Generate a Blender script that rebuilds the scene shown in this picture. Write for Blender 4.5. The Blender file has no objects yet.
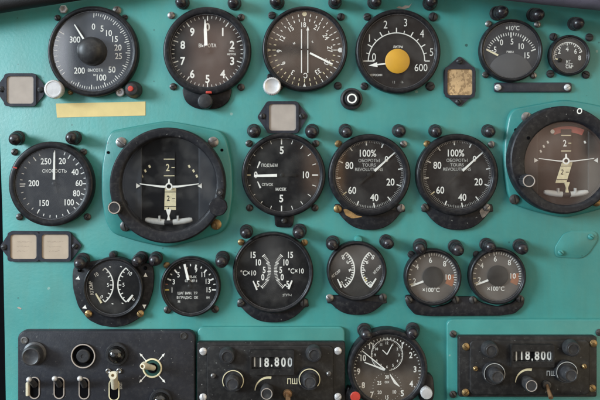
import bpy, math, random
from mathutils import Vector
random.seed(7)
S = 0.001                      # one unit of layout = 1 mm
D = 700.0                      # camera distance from the panel, mm
VX, VY = 285.0, 150.0          # foot of the camera's axis on the panel
scene = bpy.context.scene
COL = scene.collection
R = math.radians

def P(px, py, h=0.0):
    """centre on the panel of something whose front stands h mm proud of it"""
    k = (D - h) / D
    return (VX + (px - VX) * k - 300.0, 200.0 - (VY + (py - VY) * k))

# ------------------------------------------------------------------ materials
def nt(name):
    m = bpy.data.materials.new(name)
    m.use_nodes = True
    t = m.node_tree
    return m, t, t.nodes['Principled BSDF']

def mat(name, col, rough=0.5, metal=0.0, var=0.12, scale=60.0, bump=0.0, bscale=900.0, dust=0.0,
        dustcol=(0.25, 0.24, 0.22), chips=0.0, chipcol=(0.3, 0.3, 0.28), spec=0.5, coat=0.0, rvar=0.1, specks=(), dlim=(0.48, 0.78), streak=None, fade=None):
    m, t, b = nt(name)
    N, L = t.nodes, t.links
    tc = N.new('ShaderNodeTexCoord')
    geo = N.new('ShaderNodeNewGeometry')
    pos = geo.outputs['Position']
    n1 = N.new('ShaderNodeTexNoise'); n1.inputs['Scale'].default_value = scale; n1.inputs['Detail'].default_value = 5
    L.new(pos, n1.inputs['Vector'])
    mr = N.new('ShaderNodeMapRange'); mr.inputs['From Min'].default_value = 0.3; mr.inputs['From Max'].default_value = 0.7
    mr.inputs['To Min'].default_value = 1 - var; mr.inputs['To Max'].default_value = 1 + var
    L.new(n1.outputs['Fac'], mr.inputs['Value'])
    mx = N.new('ShaderNodeMix'); mx.data_type = 'RGBA'; mx.blend_type = 'MULTIPLY'; mx.inputs[0].default_value = 1.0
    mx.inputs[6].default_value = (*col, 1)
    L.new(mr.outputs['Result'], mx.inputs[7])
    out = mx.outputs[2]
    def layer(sc, lo, hi, amount, c, detail=6):
        nonlocal out
        n = N.new('ShaderNodeTexNoise'); n.inputs['Detail'].default_value = detail
        n.inputs['Roughness'].default_value = 0.65
        if isinstance(sc, tuple):
            mp = N.new('ShaderNodeMapping'); mp.inputs['Scale'].default_value = sc; L.new(pos, mp.inputs['Vector']); L.new(mp.outputs[0], n.inputs['Vector']); n.inputs['Scale'].default_value = 1.0
        else:
            n.inputs['Scale'].default_value = sc; L.new(pos, n.inputs['Vector'])
        r = N.new('ShaderNodeMapRange'); r.inputs['From Min'].default_value = lo; r.inputs['From Max'].default_value = hi
        r.inputs['To Max'].default_value = amount
        L.new(n.outputs['Fac'], r.inputs['Value'])
        x = N.new('ShaderNodeMix'); x.data_type = 'RGBA'
        L.new(r.outputs['Result'], x.inputs[0]); L.new(out, x.inputs[6]); x.inputs[7].default_value = (*c, 1)
        out = x.outputs[2]
    if dust: layer(210.0, dlim[0], dlim[1], dust, dustcol)
    if fade: layer(11.0, 0.46, 0.66, fade[0], fade[1], 4)
    if streak: layer((75.0, 1.0, 9.0), 0.46, 0.72, streak[0], streak[1])
    if chips: layer(330.0, 0.705, 0.725, chips, chipcol, 3)
    if specks:
        for vs, rad, gate, sc_, cc in specks:
            vo = N.new('ShaderNodeTexVoronoi'); vo.inputs['Scale'].default_value = vs; L.new(pos, vo.inputs['Vector'])
            wob = N.new('ShaderNodeTexNoise'); wob.inputs['Scale'].default_value = vs * 9; L.new(pos, wob.inputs['Vector'])
            sepc = N.new('ShaderNodeSeparateColor'); L.new(vo.outputs['Color'], sepc.inputs[0])
            g = N.new('ShaderNodeMath'); g.operation = 'GREATER_THAN'; g.inputs[1].default_value = gate; L.new(sepc.outputs[0], g.inputs[0])
            rr = N.new('ShaderNodeMath'); rr.operation = 'MULTIPLY'; rr.inputs[1].default_value = rad * 2; L.new(sepc.outputs[1], rr.inputs[0])
            ww = N.new('ShaderNodeMath'); ww.operation = 'MULTIPLY_ADD'; ww.inputs[1].default_value = rad * 1.6; ww.inputs[2].default_value = -rad * .8; L.new(wob.outputs['Fac'], ww.inputs[0])
            dd = N.new('ShaderNodeMath'); dd.operation = 'ADD'; L.new(vo.outputs['Distance'], dd.inputs[0]); L.new(ww.outputs[0], dd.inputs[1])
            lt = N.new('ShaderNodeMath'); lt.operation = 'LESS_THAN'; L.new(dd.outputs[0], lt.inputs[0]); L.new(rr.outputs[0], lt.inputs[1])
            mm = N.new('ShaderNodeMath'); mm.operation = 'MULTIPLY'; L.new(lt.outputs[0], mm.inputs[0]); L.new(g.outputs[0], mm.inputs[1])
            m2 = N.new('ShaderNodeMath'); m2.operation = 'MULTIPLY'; m2.inputs[1].default_value = sc_; L.new(mm.outputs[0], m2.inputs[0])
            x = N.new('ShaderNodeMix'); x.data_type = 'RGBA'; L.new(m2.outputs[0], x.inputs[0]); L.new(out, x.inputs[6]); x.inputs[7].default_value = (*cc, 1); out = x.outputs[2]
    L.new(out, b.inputs['Base Color'])
    r2 = N.new('ShaderNodeMapRange'); r2.inputs['To Min'].default_value = max(0.03, rough - rvar); r2.inputs['To Max'].default_value = min(1, rough + rvar)
    n2 = N.new('ShaderNodeTexNoise'); n2.inputs['Scale'].default_value = scale * 2.7; n2.inputs['Detail'].default_value = 4
    L.new(pos, n2.inputs['Vector']); L.new(n2.outputs['Fac'], r2.inputs['Value']); L.new(r2.outputs['Result'], b.inputs['Roughness'])
    b.inputs['Metallic'].default_value = metal
    b.inputs['Specular IOR Level'].default_value = spec
    if coat: b.inputs['Coat Weight'].default_value = coat; b.inputs['Coat Roughness'].default_value = 0.15
    if bump:
        n3 = N.new('ShaderNodeTexNoise'); n3.inputs['Scale'].default_value = bscale; n3.inputs['Detail'].default_value = 3
        L.new(pos, n3.inputs['Vector'])
        bp = N.new('ShaderNodeBump'); bp.inputs['Strength'].default_value = bump; bp.inputs['Distance'].default_value = 0.0006
        L.new(n3.outputs['Fac'], bp.inputs['Height']); L.new(bp.outputs['Normal'], b.inputs['Normal'])
    return m

TEAL = (0.046, 0.236, 0.217)
M = {
 'teal': mat('teal_paint', TEAL, 0.44, streak=(0.40, (0.060, 0.19, 0.155)), fade=(0.5, (0.085, 0.255, 0.215)), var=0.17, scale=13, bump=0.20, bscale=330, chips=0.55, chipcol=(0.02, 0.07, 0.06), dust=0.22, dustcol=(0.10, 0.27, 0.22), specks=((42, .034, .55, .8, (0.012, 0.045, 0.04)), (60, .045, .78, .55, (0.27, 0.36, 0.31)), (16, .016, .4, .85, (0.03, 0.03, 0.02)), (110, .05, .82, .6, (0.02, 0.07, 0.06)))),
 'teal2': mat('teal_enamel', (0.042, 0.226, 0.206), 0.40, var=0.10, scale=30, bump=0.12, bscale=500, dust=0.2, dustcol=(0.10, 0.26, 0.21), specks=((42, .034, .55, .8, (0.012, 0.045, 0.04)), (60, .045, .78, .55, (0.27, 0.36, 0.31)), (16, .016, .4, .85, (0.03, 0.03, 0.02)), (110, .05, .82, .6, (0.02, 0.07, 0.06)))),
 'tealdk': mat('teal_flange_paint', (0.032, 0.190, 0.176), 0.36, var=0.12, scale=40, bump=0.12, bscale=500, dust=0.2, dustcol=(0.10, 0.26, 0.21), specks=((42, .034, .55, .8, (0.012, 0.045, 0.04)), (60, .045, .78, .55, (0.27, 0.36, 0.31)), (16, .016, .4, .85, (0.03, 0.03, 0.02)), (110, .05, .82, .6, (0.02, 0.07, 0.06)))),
 'bezel': mat('black_bezel_enamel', (0.011, 0.011, 0.013), 0.34, spec=0.22, var=0.2, dust=0.10, chips=0.35),
 'bezelblue': mat('dark_ring_paint', (0.012, 0.012, 0.015), 0.46, spec=0.25, var=0.15, dust=0.12, chips=0.6, bump=0.1, bscale=700, specks=((60, .03, .75, .5, (0.2, 0.19, 0.18)),)),
 'console': mat('crackle_black_paint', (0.021, 0.022, 0.028), 0.48, spec=0.25, var=0.22, scale=45, bump=0.22, bscale=700, dust=0.07, chips=0.7, specks=((45, .03, .6, .6, (0.22, 0.21, 0.2)), (90, .04, .8, .5, (0.15, 0.14, 0.13)))),
 'radio': mat('radio_black_paint', (0.015, 0.014, 0.014), 0.46, spec=0.25, var=0.25, scale=50, bump=0.12, bscale=800, dust=0.10, chips=0.5, specks=((45, .03, .6, .6, (0.22, 0.21, 0.2)), (90, .04, .8, .5, (0.15, 0.14, 0.13)))),
 'frame': mat('holder_frame_paint', (0.026, 0.028, 0.038), 0.42, spec=0.3, var=0.15, dust=0.10, chips=0.3),
 'lamp': mat('lamp_hood_plastic', (0.014, 0.011, 0.014), 0.30, var=0.25, scale=120, dust=0.14, rvar=0.12),
 'knob': mat('black_knob_plastic', (0.022, 0.022, 0.024), 0.42, spec=0.35, var=0.2, dust=0.14),
 'knobgrey': mat('grey_knob_plastic', (0.026, 0.026, 0.029), 0.42, var=0.2, dust=0.2),
 'dial': mat('dial_black', (0.011, 0.011, 0.012), 0.55, spec=0.15, var=0.12, scale=40, dust=0.05),
 'dialgrey': mat('dial_slate', (0.045, 0.049, 0.058), 0.5, spec=0.2, var=0.10, scale=30, dust=0.06),
 'dialbrown': mat('dial_reflected_brown', (0.030, 0.023, 0.019), 0.5, spec=0.15, var=0.12, scale=30, dust=0.06),  # brown carries the cabin's warm reflection in the dial colour
 'dialtaupe': mat('dial_reflected_taupe', (0.125, 0.108, 0.095), 0.5, spec=0.2, var=0.10, scale=30, dust=0.08),  # taupe puts the reflection on the exhaust glass into the dial colour
 'dialmid': mat('dial_mid_grey', (0.048, 0.044, 0.041), 0.5, spec=0.2, var=0.12, scale=30, dust=0.06),
 'hubgrey': mat('dial_hub_grey', (0.048, 0.047, 0.047), 0.5, spec=.25, var=0.08, scale=30),
 'hubdark': mat('dial_hub_dark', (0.015, 0.014, 0.013), 0.5, spec=.2, var=0.1, scale=30),
 'white': mat('white_ink', (0.84, 0.83, 0.78), 0.6, var=0.06, scale=300),
 'dim': mat('faded_ink', (0.42, 0.42, 0.40), 0.6, var=0.2, scale=400),
 'cream': mat('luminous_cream', (0.70, 0.62, 0.40), 0.6, var=0.1, scale=300),
 'yellowink': mat('yellow_ink', (0.70, 0.55, 0.12), 0.6, var=0.1, scale=300),
 'red': mat('red_paint', (0.45, 0.045, 0.03), 0.45, var=0.15, scale=200),
 'redfade': mat('faded_red_flag', (0.42, 0.10, 0.075), 0.55, var=0.1, scale=200),
 'orange': mat('orange_dial_paint', (0.34, 0.13, 0.06), 0.55, var=0.15, scale=200),
 'amber': mat('amber_disc', (0.54, 0.28, 0.022), 0.5, var=0.08, scale=60),
 'steel': mat('worn_steel', (0.25, 0.24, 0.23), 0.40, metal=0.85, var=0.25, scale=300, dust=0.6, dustcol=(0.07, 0.06, 0.05)),
 'dksteel': mat('blackened_steel', (0.060, 0.057, 0.055), 0.38, metal=0.5, var=0.3, scale=300, dust=0.2),
 'brass': mat('old_brass', (0.30, 0.20, 0.09), 0.42, metal=0.8, var=0.3, scale=300, dust=0.6, dustcol=(0.06, 0.04, 0.02)),
 'alu': mat('bare_aluminium', (0.58, 0.57, 0.57), 0.36, metal=0.35, var=0.1, scale=200, dust=0.15),
 'ivory': mat('ivory_plastic', (0.62, 0.56, 0.42), 0.38, var=0.12, scale=120, dust=0.2, dustcol=(0.2, 0.16, 0.1)),
 'card': mat('grey_paper', (0.37, 0.315, 0.275), 0.8, var=0.08, scale=90, dust=0.14, dustcol=(0.3, 0.26, 0.23)),
 'pencil': mat('faded_pencil', (0.30, 0.235, 0.18), 0.8, var=0.2, scale=300),
 'cardtan': mat('yellowed_paper', (0.43, 0.345, 0.265), 0.8, var=0.06, scale=90, dust=0.12, dustcol=(0.4, 0.3, 0.2)),
 'cardspot': mat('stained_paper', (0.50, 0.33, 0.17), 0.8, var=0.3, scale=70, dust=0.8, dustcol=(0.22, 0.135, 0.065), dlim=(0.49, 0.545)),
 'tape': mat('pale_yellow_tape', (0.65, 0.51, 0.22), 0.6, var=0.06, scale=70, bump=0.1, bscale=300),
 'worn': mat('bare_ochre_metal', (0.42, 0.24, 0.09), 0.45, metal=0.2, var=0.4, scale=200, dust=0.4, dustcol=(0.08, 0.05, 0.03)),
 'slip': mat('slip_tube_white', (0.48, 0.48, 0.46), 0.25, var=0.1, scale=100),
 'shroud': mat('glareshield_leatherette', (0.17, 0.155, 0.21), 0.6, var=0.2, bump=0.3, bscale=900),
 'shroudblk': mat('black_rubber', (0.006, 0.006, 0.007), 0.6, var=0.2, bump=0.3, bscale=900),
 'winrefl': mat('blue_grey_window_reflection', (0.036, 0.040, 0.048), 0.45, spec=.3, var=0.1, scale=40),  # window reflection in the horizon glass, put into the colour
 'fieldblk': mat('horizon_field_black', (0.003, 0.003, 0.004), 0.5, spec=.2, var=0.1, scale=40),
 'rim': mat('glass_edge_highlight', (0.10, 0.10, 0.105), 0.28, metal=0.6, var=0.2, scale=200),
 'greendk': mat('dark_green_primer', (0.012, 0.06, 0.05), 0.5),
 'dark': mat('dark_void', (0.003, 0.003, 0.004), 0.8, spec=.05),
 'copper': mat('copper_lever', (0.32, 0.19, 0.10), 0.35, metal=0.6, var=0.3, scale=200),
}
def glass_mat(name, tint=(1, 1, 1), rough=0.03, gain=1.0):
    m = bpy.data.materials.new(name); m.use_nodes = True
    t = m.node_tree; N, L = t.nodes, t.links
    N.remove(N['Principled BSDF']); o = N['Material Output']
    tr = N.new('ShaderNodeBsdfTransparent'); tr.inputs['Color'].default_value = (*tint, 1)
    gl = N.new('ShaderNodeBsdfGlossy'); gl.inputs['Roughness'].default_value = rough
    fr = N.new('ShaderNodeFresnel'); fr.inputs['IOR'].default_value = 1.52
    geo = N.new('ShaderNodeNewGeometry')
    s = N.new('ShaderNodeMath'); s.operation = 'SUBTRACT'; s.inputs[0].default_value = 1; L.new(geo.outputs['Backfacing'], s.inputs[1])
    p = N.new('ShaderNodeMath'); p.operation = 'MULTIPLY'; L.new(fr.outputs[0], p.inputs[0]); L.new(s.outputs[0], p.inputs[1])
    p2 = N.new('ShaderNodeMath'); p2.operation = 'MULTIPLY'; p2.inputs[1].default_value = gain; L.new(p.outputs[0], p2.inputs[0])
    # faint smears of dust on the pane
    ns = N.new('ShaderNodeTexNoise'); ns.inputs['Scale'].default_value = 55; ns.inputs['Detail'].default_value = 7
    L.new(geo.outputs['Position'], ns.inputs['Vector'])
    mr = N.new('ShaderNodeMapRange'); mr.inputs['From Min'].default_value = 0.45; mr.inputs['From Max'].default_value = 0.8
    mr.inputs['To Min'].default_value = 0.002; mr.inputs['To Max'].default_value = 0.042
    L.new(ns.outputs['Fac'], mr.inputs['Value'])
    df = N.new('ShaderNodeBsdfDiffuse'); df.inputs['Color'].default_value = (0.55, 0.53, 0.5, 1)
    m0 = N.new('ShaderNodeMixShader'); L.new(mr.outputs['Result'], m0.inputs[0]); L.new(tr.outputs[0], m0.inputs[1]); L.new(df.outputs[0], m0.inputs[2])
    mx = N.new('ShaderNodeMixShader'); L.new(p2.outputs[0], mx.inputs[0]); L.new(m0.outputs[0], mx.inputs[1]); L.new(gl.outputs[0], mx.inputs[2])
    L.new(mx.outputs[0], o.inputs['Surface'])
    return m
M['glass'] = glass_mat('instrument_glass', (0.97, 0.97, 0.97), 0.05, 1.4)
M['glasslamp'] = glass_mat('dark_lamp_glass', (0.25, 0.24, 0.22), 0.05, 1.6)

# ------------------------------------------------------------------ text meshes
_tc = {}
def textmesh(s, bold):
    key = (s, bold)
    if key in _tc: return _tc[key]
    c = bpy.data.curves.new('lettering', 'FONT'); c.body = s; c.resolution_u = 3
    c.offset = {0: 0.0, 1: 0.012, 2: 0.026}[bold]
    o = bpy.data.objects.new('lettering', c); COL.objects.link(o)
    ev = o.evaluated_get(bpy.context.evaluated_depsgraph_get()); me = ev.to_mesh()
    v = [(a.co.x / 0.682, a.co.y / 0.682) for a in me.vertices]; f = [tuple(p.vertices) for p in me.polygons]
    ev.to_mesh_clear(); bpy.data.objects.remove(o); bpy.data.curves.remove(c)
    x0, x1 = min(a for a, b in v), max(a for a, b in v)
    v = [(a - (x0 + x1) / 2, b - 0.5) for a, b in v]
    _tc[key] = (v, f, x1 - x0)
    return _tc[key]

def rot2(x, z, deg):
    c, s = math.cos(R(deg)), math.sin(R(deg))
    return (x * c - z * s, x * s + z * c)

def rrect(x0, z0, x1, z1, r, n=5):
    pts = []
    for cx, cz, a0 in ((x1 - r, z1 - r, 0), (x0 + r, z1 - r, 90), (x0 + r, z0 + r, 180), (x1 - r, z0 + r, 270)):
        for i in range(n + 1):
            a = R(a0 + 90 * i / n); pts.append((cx + r * math.cos(a), cz + r * math.sin(a)))
    return pts

def smooth_poly(pts, it=2):
    for _ in range(it):
        q = []
        for i, a in enumerate(pts):
            b = pts[(i + 1) % len(pts)]
            q += [(a[0] * .75 + b[0] * .25, a[1] * .75 + b[1] * .25), (a[0] * .25 + b[0] * .75, a[1] * .25 + b[1] * .75)]
        pts = q
    return pts

def round_poly(pts, r, n=4):
    out = []
    for i, b in enumerate(pts):
        a, c = Vector(pts[i - 1]), Vector(pts[(i + 1) % len(pts)]); b = Vector(b)
        u, w = (a - b), (c - b); rr = min(r, u.length * .45, w.length * .45)
        p, q = b + u.normalized() * rr, b + w.normalized() * rr
        for k in range(n + 1):
            t = k / n; s = p * (1 - t) ** 2 + b * 2 * t * (1 - t) + q * t ** 2; out.append((s.x, s.y))
    return out

def inset(pts, d):
    n = len(pts); out = []
    for i in range(n):
        a, b, c = Vector(pts[i - 1]), Vector(pts[i]), Vector(pts[(i + 1) % n])
        e1, e2 = (b - a), (c - b)
        if e1.length < 1e-6 or e2.length < 1e-6: out.append(tuple(b)); continue
        n1, n2 = Vector((-e1.y, e1.x)).normalized(), Vector((-e2.y, e2.x)).normalized()
        m = n1 + n2
        if m.length < 1e-4: out.append(tuple(b)); continue
        m.normalize(); k = d / max(0.4, m.dot(n1)); out.append((b.x + m.x * k, b.y + m.y * k))
    return out

def ccw(pts):
    a = sum(pts[i - 1][0] * pts[i][1] - pts[i][0] * pts[i - 1][1] for i in range(len(pts)))
    return pts if a > 0 else pts[::-1]

# ------------------------------------------------------------------ mesh builder: x right, z up, h towards the viewer
class MB:
    def __init__(s): s.v = []; s.f = []; s.m = []; s.ms = []
    def mi(s, k):
        if k not in s.ms: s.ms.append(k)
        return s.ms.index(k)
    def add(s, vs, fs, k):
        b = len(s.v); i = s.mi(k); s.v += vs
        for f in fs: s.f.append(tuple(b + j for j in f)); s.m.append(i)
    def lathe(s, prof, k, c=(0, 0), seg=64, flute=0, fd=0.0):
        vs, rings = [], []
        for r, h in prof:
            if r < 1e-6: rings.append([len(vs)]); vs.append((c[0], c[1], h))
            else:
                st = len(vs)
                for i in range(seg):
                    a = 2 * math.pi * i / seg
                    rr = r - (fd if (flute and (i * flute * 2 // seg) % 2) else 0)
                    vs.append((c[0] + rr * math.cos(a), c[1] + rr * math.sin(a), h))
                rings.append(list(range(st, st + seg)))
        fs = []
        for a, b in zip(rings, rings[1:]):
            for i in range(seg):
                j = (i + 1) % seg
                if len(a) == 1 and len(b) == 1: continue
                if len(a) == 1: fs.append((a[0], b[j], b[i]))
                elif len(b) == 1: fs.append((a[i], a[j], b[0]))
                else: fs.append((a[i], a[j], b[j], b[i]))
        s.add(vs, fs, k)
    def prism(s, pts, h0, h1, k, ch=0.0, bottom=True):
        pts = ccw(list(pts)); n = len(pts)
        levels = [(pts, h0)]
        if ch:
            levels += [(pts, h1 - ch), (inset(pts, ch * .35), h1 - ch * .35), (inset(pts, ch), h1)]
        else: levels.append((pts, h1))
        vs, fs = [], []
        for p, h in levels: vs += [(x, z, h) for x, z in p]
        for l in range(len(levels) - 1):
            for i in range(n):
                j = (i + 1) % n; fs.append((l * n + i, l * n + j, (l + 1) * n + j, (l + 1) * n + i))
        fs.append(tuple(range((len(levels) - 1) * n, len(levels) * n)))
        if bottom: fs.append(tuple(range(n))[::-1])
        s.add(vs, fs, k)
    def hole(s, outer, inner, h0, h1, k):
        """plate with an opening; both outlines have the same number of points"""
        o, i = ccw(list(outer)), ccw(list(inner)); n = len(o); vs = [(x, z, h) for p, h in ((o, h0), (o, h1), (i, h1), (i, h0)) for x, z in p]
        fs = []
        for l in range(4):
            m = (l + 1) % 4
            for a in range(n):
                b = (a + 1) % n; fs.append((l * n + a, l * n + b, m * n + b, m * n + a))
        s.add(vs, fs, k)
    def flat(s, pts, h, k):
        pts = ccw(list(pts)); s.add([(x, z, h) for x, z in pts], [tuple(range(len(pts)))], k)
    def line(s, a, b, w, h, k, w2=None):
        d = Vector((b[0] - a[0], b[1] - a[1]))
        if d.length < 1e-6: return
        n = Vector((-d.y, d.x)).normalized(); w2 = w if w2 is None else w2
        s.flat([(a[0] + n.x * w / 2, a[1] + n.y * w / 2), (a[0] - n.x * w / 2, a[1] - n.y * w / 2),
                (b[0] - n.x * w2 / 2, b[1] - n.y * w2 / 2), (b[0] + n.x * w2 / 2, b[1] + n.y * w2 / 2)], h, k)
    def bar(s, a, b, w, h0, h1, k, w2=None):
        d = Vector((b[0] - a[0], b[1] - a[1])); n = Vector((-d.y, d.x)).normalized(); w2 = w if w2 is None else w2
        s.prism([(a[0] + n.x * w / 2, a[1] + n.y * w / 2), (a[0] - n.x * w / 2, a[1] - n.y * w / 2),
                 (b[0] - n.x * w2 / 2, b[1] - n.y * w2 / 2), (b[0] + n.x * w2 / 2, b[1] + n.y * w2 / 2)], h0, h1, k)
    def arc(s, c, r, a0, a1, w, h, k, n=40, h1=None):
        """angles clockwise from the top"""
        o, i = [], []
        for t in range(n + 1):
            a = R(a0 + (a1 - a0) * t / n)
            o.append((c[0] + (r + w / 2) * math.sin(a), c[1] + (r + w / 2) * math.cos(a)))
            i.append((c[0] + (r - w / 2) * math.sin(a), c[1] + (r - w / 2) * math.cos(a)))
        vs = [(x, z, h) for x, z in o] + [(x, z, h) for x, z in i]
        fs = [(t + 1, t, n + 1 + t, n + 2 + t) for t in range(n)]
        if a1 < a0: fs = [f[::-1] for f in fs]
        s.add(vs, fs, k)
    def tick(s, c, a, r0, r1, w, h, k):
        a = R(a); sx, cz = math.sin(a), math.cos(a)
        s.line((c[0] + r0 * sx, c[1] + r0 * cz), (c[0] + r1 * sx, c[1] + r1 * cz), w, h, k)
    def text(s, t, x, z, H, h, k, rot=0.0, sx=0.86, bold=1):
        v, f, w = textmesh(t, bold); H *= 1.12
        vs = []
        for a, b in v:
            p = rot2(a * H * sx, b * H, rot); vs.append((x + p[0], z + p[1], h))
        s.add(vs, f, k)
    def tube(s, pts, rad, k, seg=14):
        """round bar through (x,z,h) points; rad is one radius or one per point"""
        n = len(pts); rad = [rad] * n if isinstance(rad, (int, float)) else rad
        V = [Vector(p) for p in pts]; vs, fs = [], []
        up = Vector((0.13, 0.31, 0.94))
        for i in range(n):
            t = (V[min(i + 1, n - 1)] - V[max(i - 1, 0)]).normalized()
            u = t.cross(up); u = u.normalized() if u.length > 1e-3 else Vector((1, 0, 0)); w = t.cross(u)
            for j in range(seg):
                a = 2 * math.pi * j / seg; q = V[i] + (u * math.cos(a) + w * math.sin(a)) * rad[i]; vs.append(tuple(q))
        for i in range(n - 1):
            for j in range(seg):
                jj = (j + 1) % seg; fs.append((i * seg + jj, i * seg + j, (i + 1) * seg + j, (i + 1) * seg + jj))
        fs.append(tuple(range(seg))); fs.append(tuple(range((n - 1) * seg, n * seg))[::-1])
        s.add(vs, fs, k)
    def ball(s, c, r, k, seg=18, n=9):
        pr = [(r * math.sin(math.pi * i / n) if 0 < i < n else 0, c[2] - r * math.cos(math.pi * i / n)) for i in range(n + 1)]
        s.lathe(pr, k, (c[0], c[1]), seg)
    def build(s, name, parent=None, label=None, ang=38):
        me = bpy.data.meshes.new(name)
        me.from_pydata([(x * S, -h * S, z * S) for x, z, h in s.v], [], s.f)
        for k in s.ms: me.materials.append(M[k])
        me.polygons.foreach_set('material_index', s.m)
        me.update(); me.shade_smooth(); me.set_sharp_from_angle(angle=R(ang))
        o = bpy.data.objects.new(name, me); COL.objects.link(o)
        if parent: o.parent = parent
        if label: o['label'] = label
        return o

def thing(name, label, cat, pos, group=None, h=0.0):
    o = bpy.data.objects.new(name, None); COL.objects.link(o); o.empty_display_size = 0.01
    o.location = (pos[0] * S, -h * S, pos[1] * S); o['label'] = label; o['category'] = cat
    if group: o['group'] = group
    return o
def tag(o, label, cat, group=None):
    o['label'] = label; o['category'] = cat
    if group: o['group'] = group
    return o

class Local:
    """a thing with helpers that turn layout positions into its own frame"""
    def __init__(s, name, label, cat, cx, cy, hf, group=None):
        s.c = P(cx, cy, hf); s.k = (D - hf) / D; s.o = thing(name, label, cat, s.c, group)
    def w(s, px, py, h=0.0):
        p = P(px, py, h); return (p[0] - s.c[0], p[1] - s.c[1])
    def W(s, pts, h=0.0): return [s.w(x, y, h) for x, y in pts]
    def screw(s, px, py, r=3.3, k='dksteel', h0=0.0, ang=None, dome=True, parent=None, name='screw', label=None):
        c = s.w(px, py, h0 + 2); m = MB(); a = random.uniform(0, 180) if ang is None else ang
        m.lathe([(r * 1.12, h0), (r * 1.12, h0 + .6), (r * .98, h0 + .9), (r * .98, h0 + 1.3), (0, h0 + 1.3)], k, c, 24)
        for sgn in (0, 180):                      # two halves of the head either side of the slot
            base, top = [], []
            for i in range(13):
                t = R(8 + 164 * i / 12); base.append((r * .96 * math.cos(t), r * .96 * math.sin(t))); top.append((r * .62 * math.cos(t), max(r * .14, r * .62 * math.sin(t))))
            n = len(base); vs = []
            for pts, h in ((base, h0 + 1.3), (base, h0 + 1.8), (top, h0 + 2.5)):
                for x, z in pts:
                    q = rot2(x, z, a + sgn); vs.append((c[0] + q[0], c[1] + q[1], h))
            fs = [(l * n + i, l * n + (i + 1) % n, (l + 1) * n + (i + 1) % n, (l + 1) * n + i) for l in range(2) for i in range(n)]
            fs.append(tuple(range(2 * n, 3 * n))); m.add(vs, fs, k)
        return m.build(name, parent or s.o, label)

def bezel(L, R0, Rf, H=8.0, hd=4.0, k='bezel', lip=1.6, glass=True):
    R0 *= L.k; Rf *= L.k
    m = MB()
    m.lathe([(R0, 0), (R0, H - 2.2), (R0 - .5, H - .8), (R0 - lip, H), (Rf + lip * .9, H), (Rf + .6, H - .5), (Rf, H - 1.2), (Rf - .3, hd - .6)], k, seg=96)
    m.lathe([(Rf + .25, H - 1.75), (Rf - .1, H - 1.45), (Rf - .55, H - 1.5), (Rf - .75, H - 1.95)], 'rim', seg=96)  # thin ring added for a bright highlight round the glass edge
    b = m.build('bezel', L.o)
    if glass:
        g = MB(); g.lathe([(0, H - 3.0), (Rf - .05, H - 3.0), (Rf - .05, H - 2.0), (0, H - 2.0)], 'glass', seg=72); g.build('glass', L.o, ang=60)
    return b

def face(L, Rf, hd, k):
    m = MB(); m.lathe([(Rf * L.k + .4, hd), (0, hd)], k, seg=72); return m

def needle(L, a, b, w, h, k='white', w2=None, hub=0, hubk='hubdark', hubpos=None, tail=None, name='pointer'):
    m = MB(); m.bar(L.w(*a, h), L.w(*b, h), w, h, h + .5, k, w2)
    if tail: m.bar(L.w(*a, h), L.w(*tail, h), w * .7, h, h + .45, 'hubdark', w)
    if hub: m.lathe([(hub, h - .3), (hub, h + .8), (hub * .7, h + 1.2), (0, h + 1.2)], hubk, L.w(*(hubpos or a), h), 28)
    return m.build(name, L.o)

INK = 0.12
exec_parts = []
# ================================================================== SETTING
def struct(name, m, **kw):
    o = m.build(name, **kw); o['kind'] = 'structure'; return o
m = MB()
pts = [P(*q) for q in ((-8, -60), (2, 210), (5.5, 400), (7, 470), (660, 470), (660, -60))]
m.prism(round_poly(pts, 4), -3, 0, 'teal', ch=1.0)
struct('instrument_panel', m)
m = MB(); m.prism([(-700, -500), (700, -500), (700, 500), (-700, 500)], -62, -60, 'dark'); struct('back_wall', m)

# padded roll of the glare shield that overhangs the panel's top edge, lower at both ends
def roll(name, pts, rad, k):
    mm = MB(); q = []
    for (px, py, h), r in zip(pts, rad): x, z = P(px, py, h); q.append((x, z, h))
    fine, fr = [], []
    for i in range(len(q) - 1):
        for t in range(6):
            u = t / 6; fine.append(tuple(q[i][c] * (1 - u) + q[i + 1][c] * u for c in range(3))); fr.append(rad[i] * (1 - u) + rad[i + 1] * u)
    fine.append(q[-1]); fr.append(rad[-1])
    mm.tube(fine, fr, k, seg=40); return mm.build(name, ang=60)
o = roll('glare_shield', [(330, -35, 30), (400, -30, 30), (480, -22, 30), (560, -14, 30), (640, -7, 30), (720, 2, 30)], [17, 17.5, 18, 19, 20, 21], 'shroud')
tag(o, 'dark padded glare shield edge overhanging the top right of the panel', 'glare shield')
o = roll('rubber_edging', [(-60, 11, 16), (-20, 6, 16), (20, 0, 16), (60, -6, 16), (100, -12, 16), (150, -20, 16)], [11, 10, 9.5, 9, 8.5, 8], 'shroudblk')
tag(o, 'black rubber edging across the top left corner of the panel', 'edging')

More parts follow.
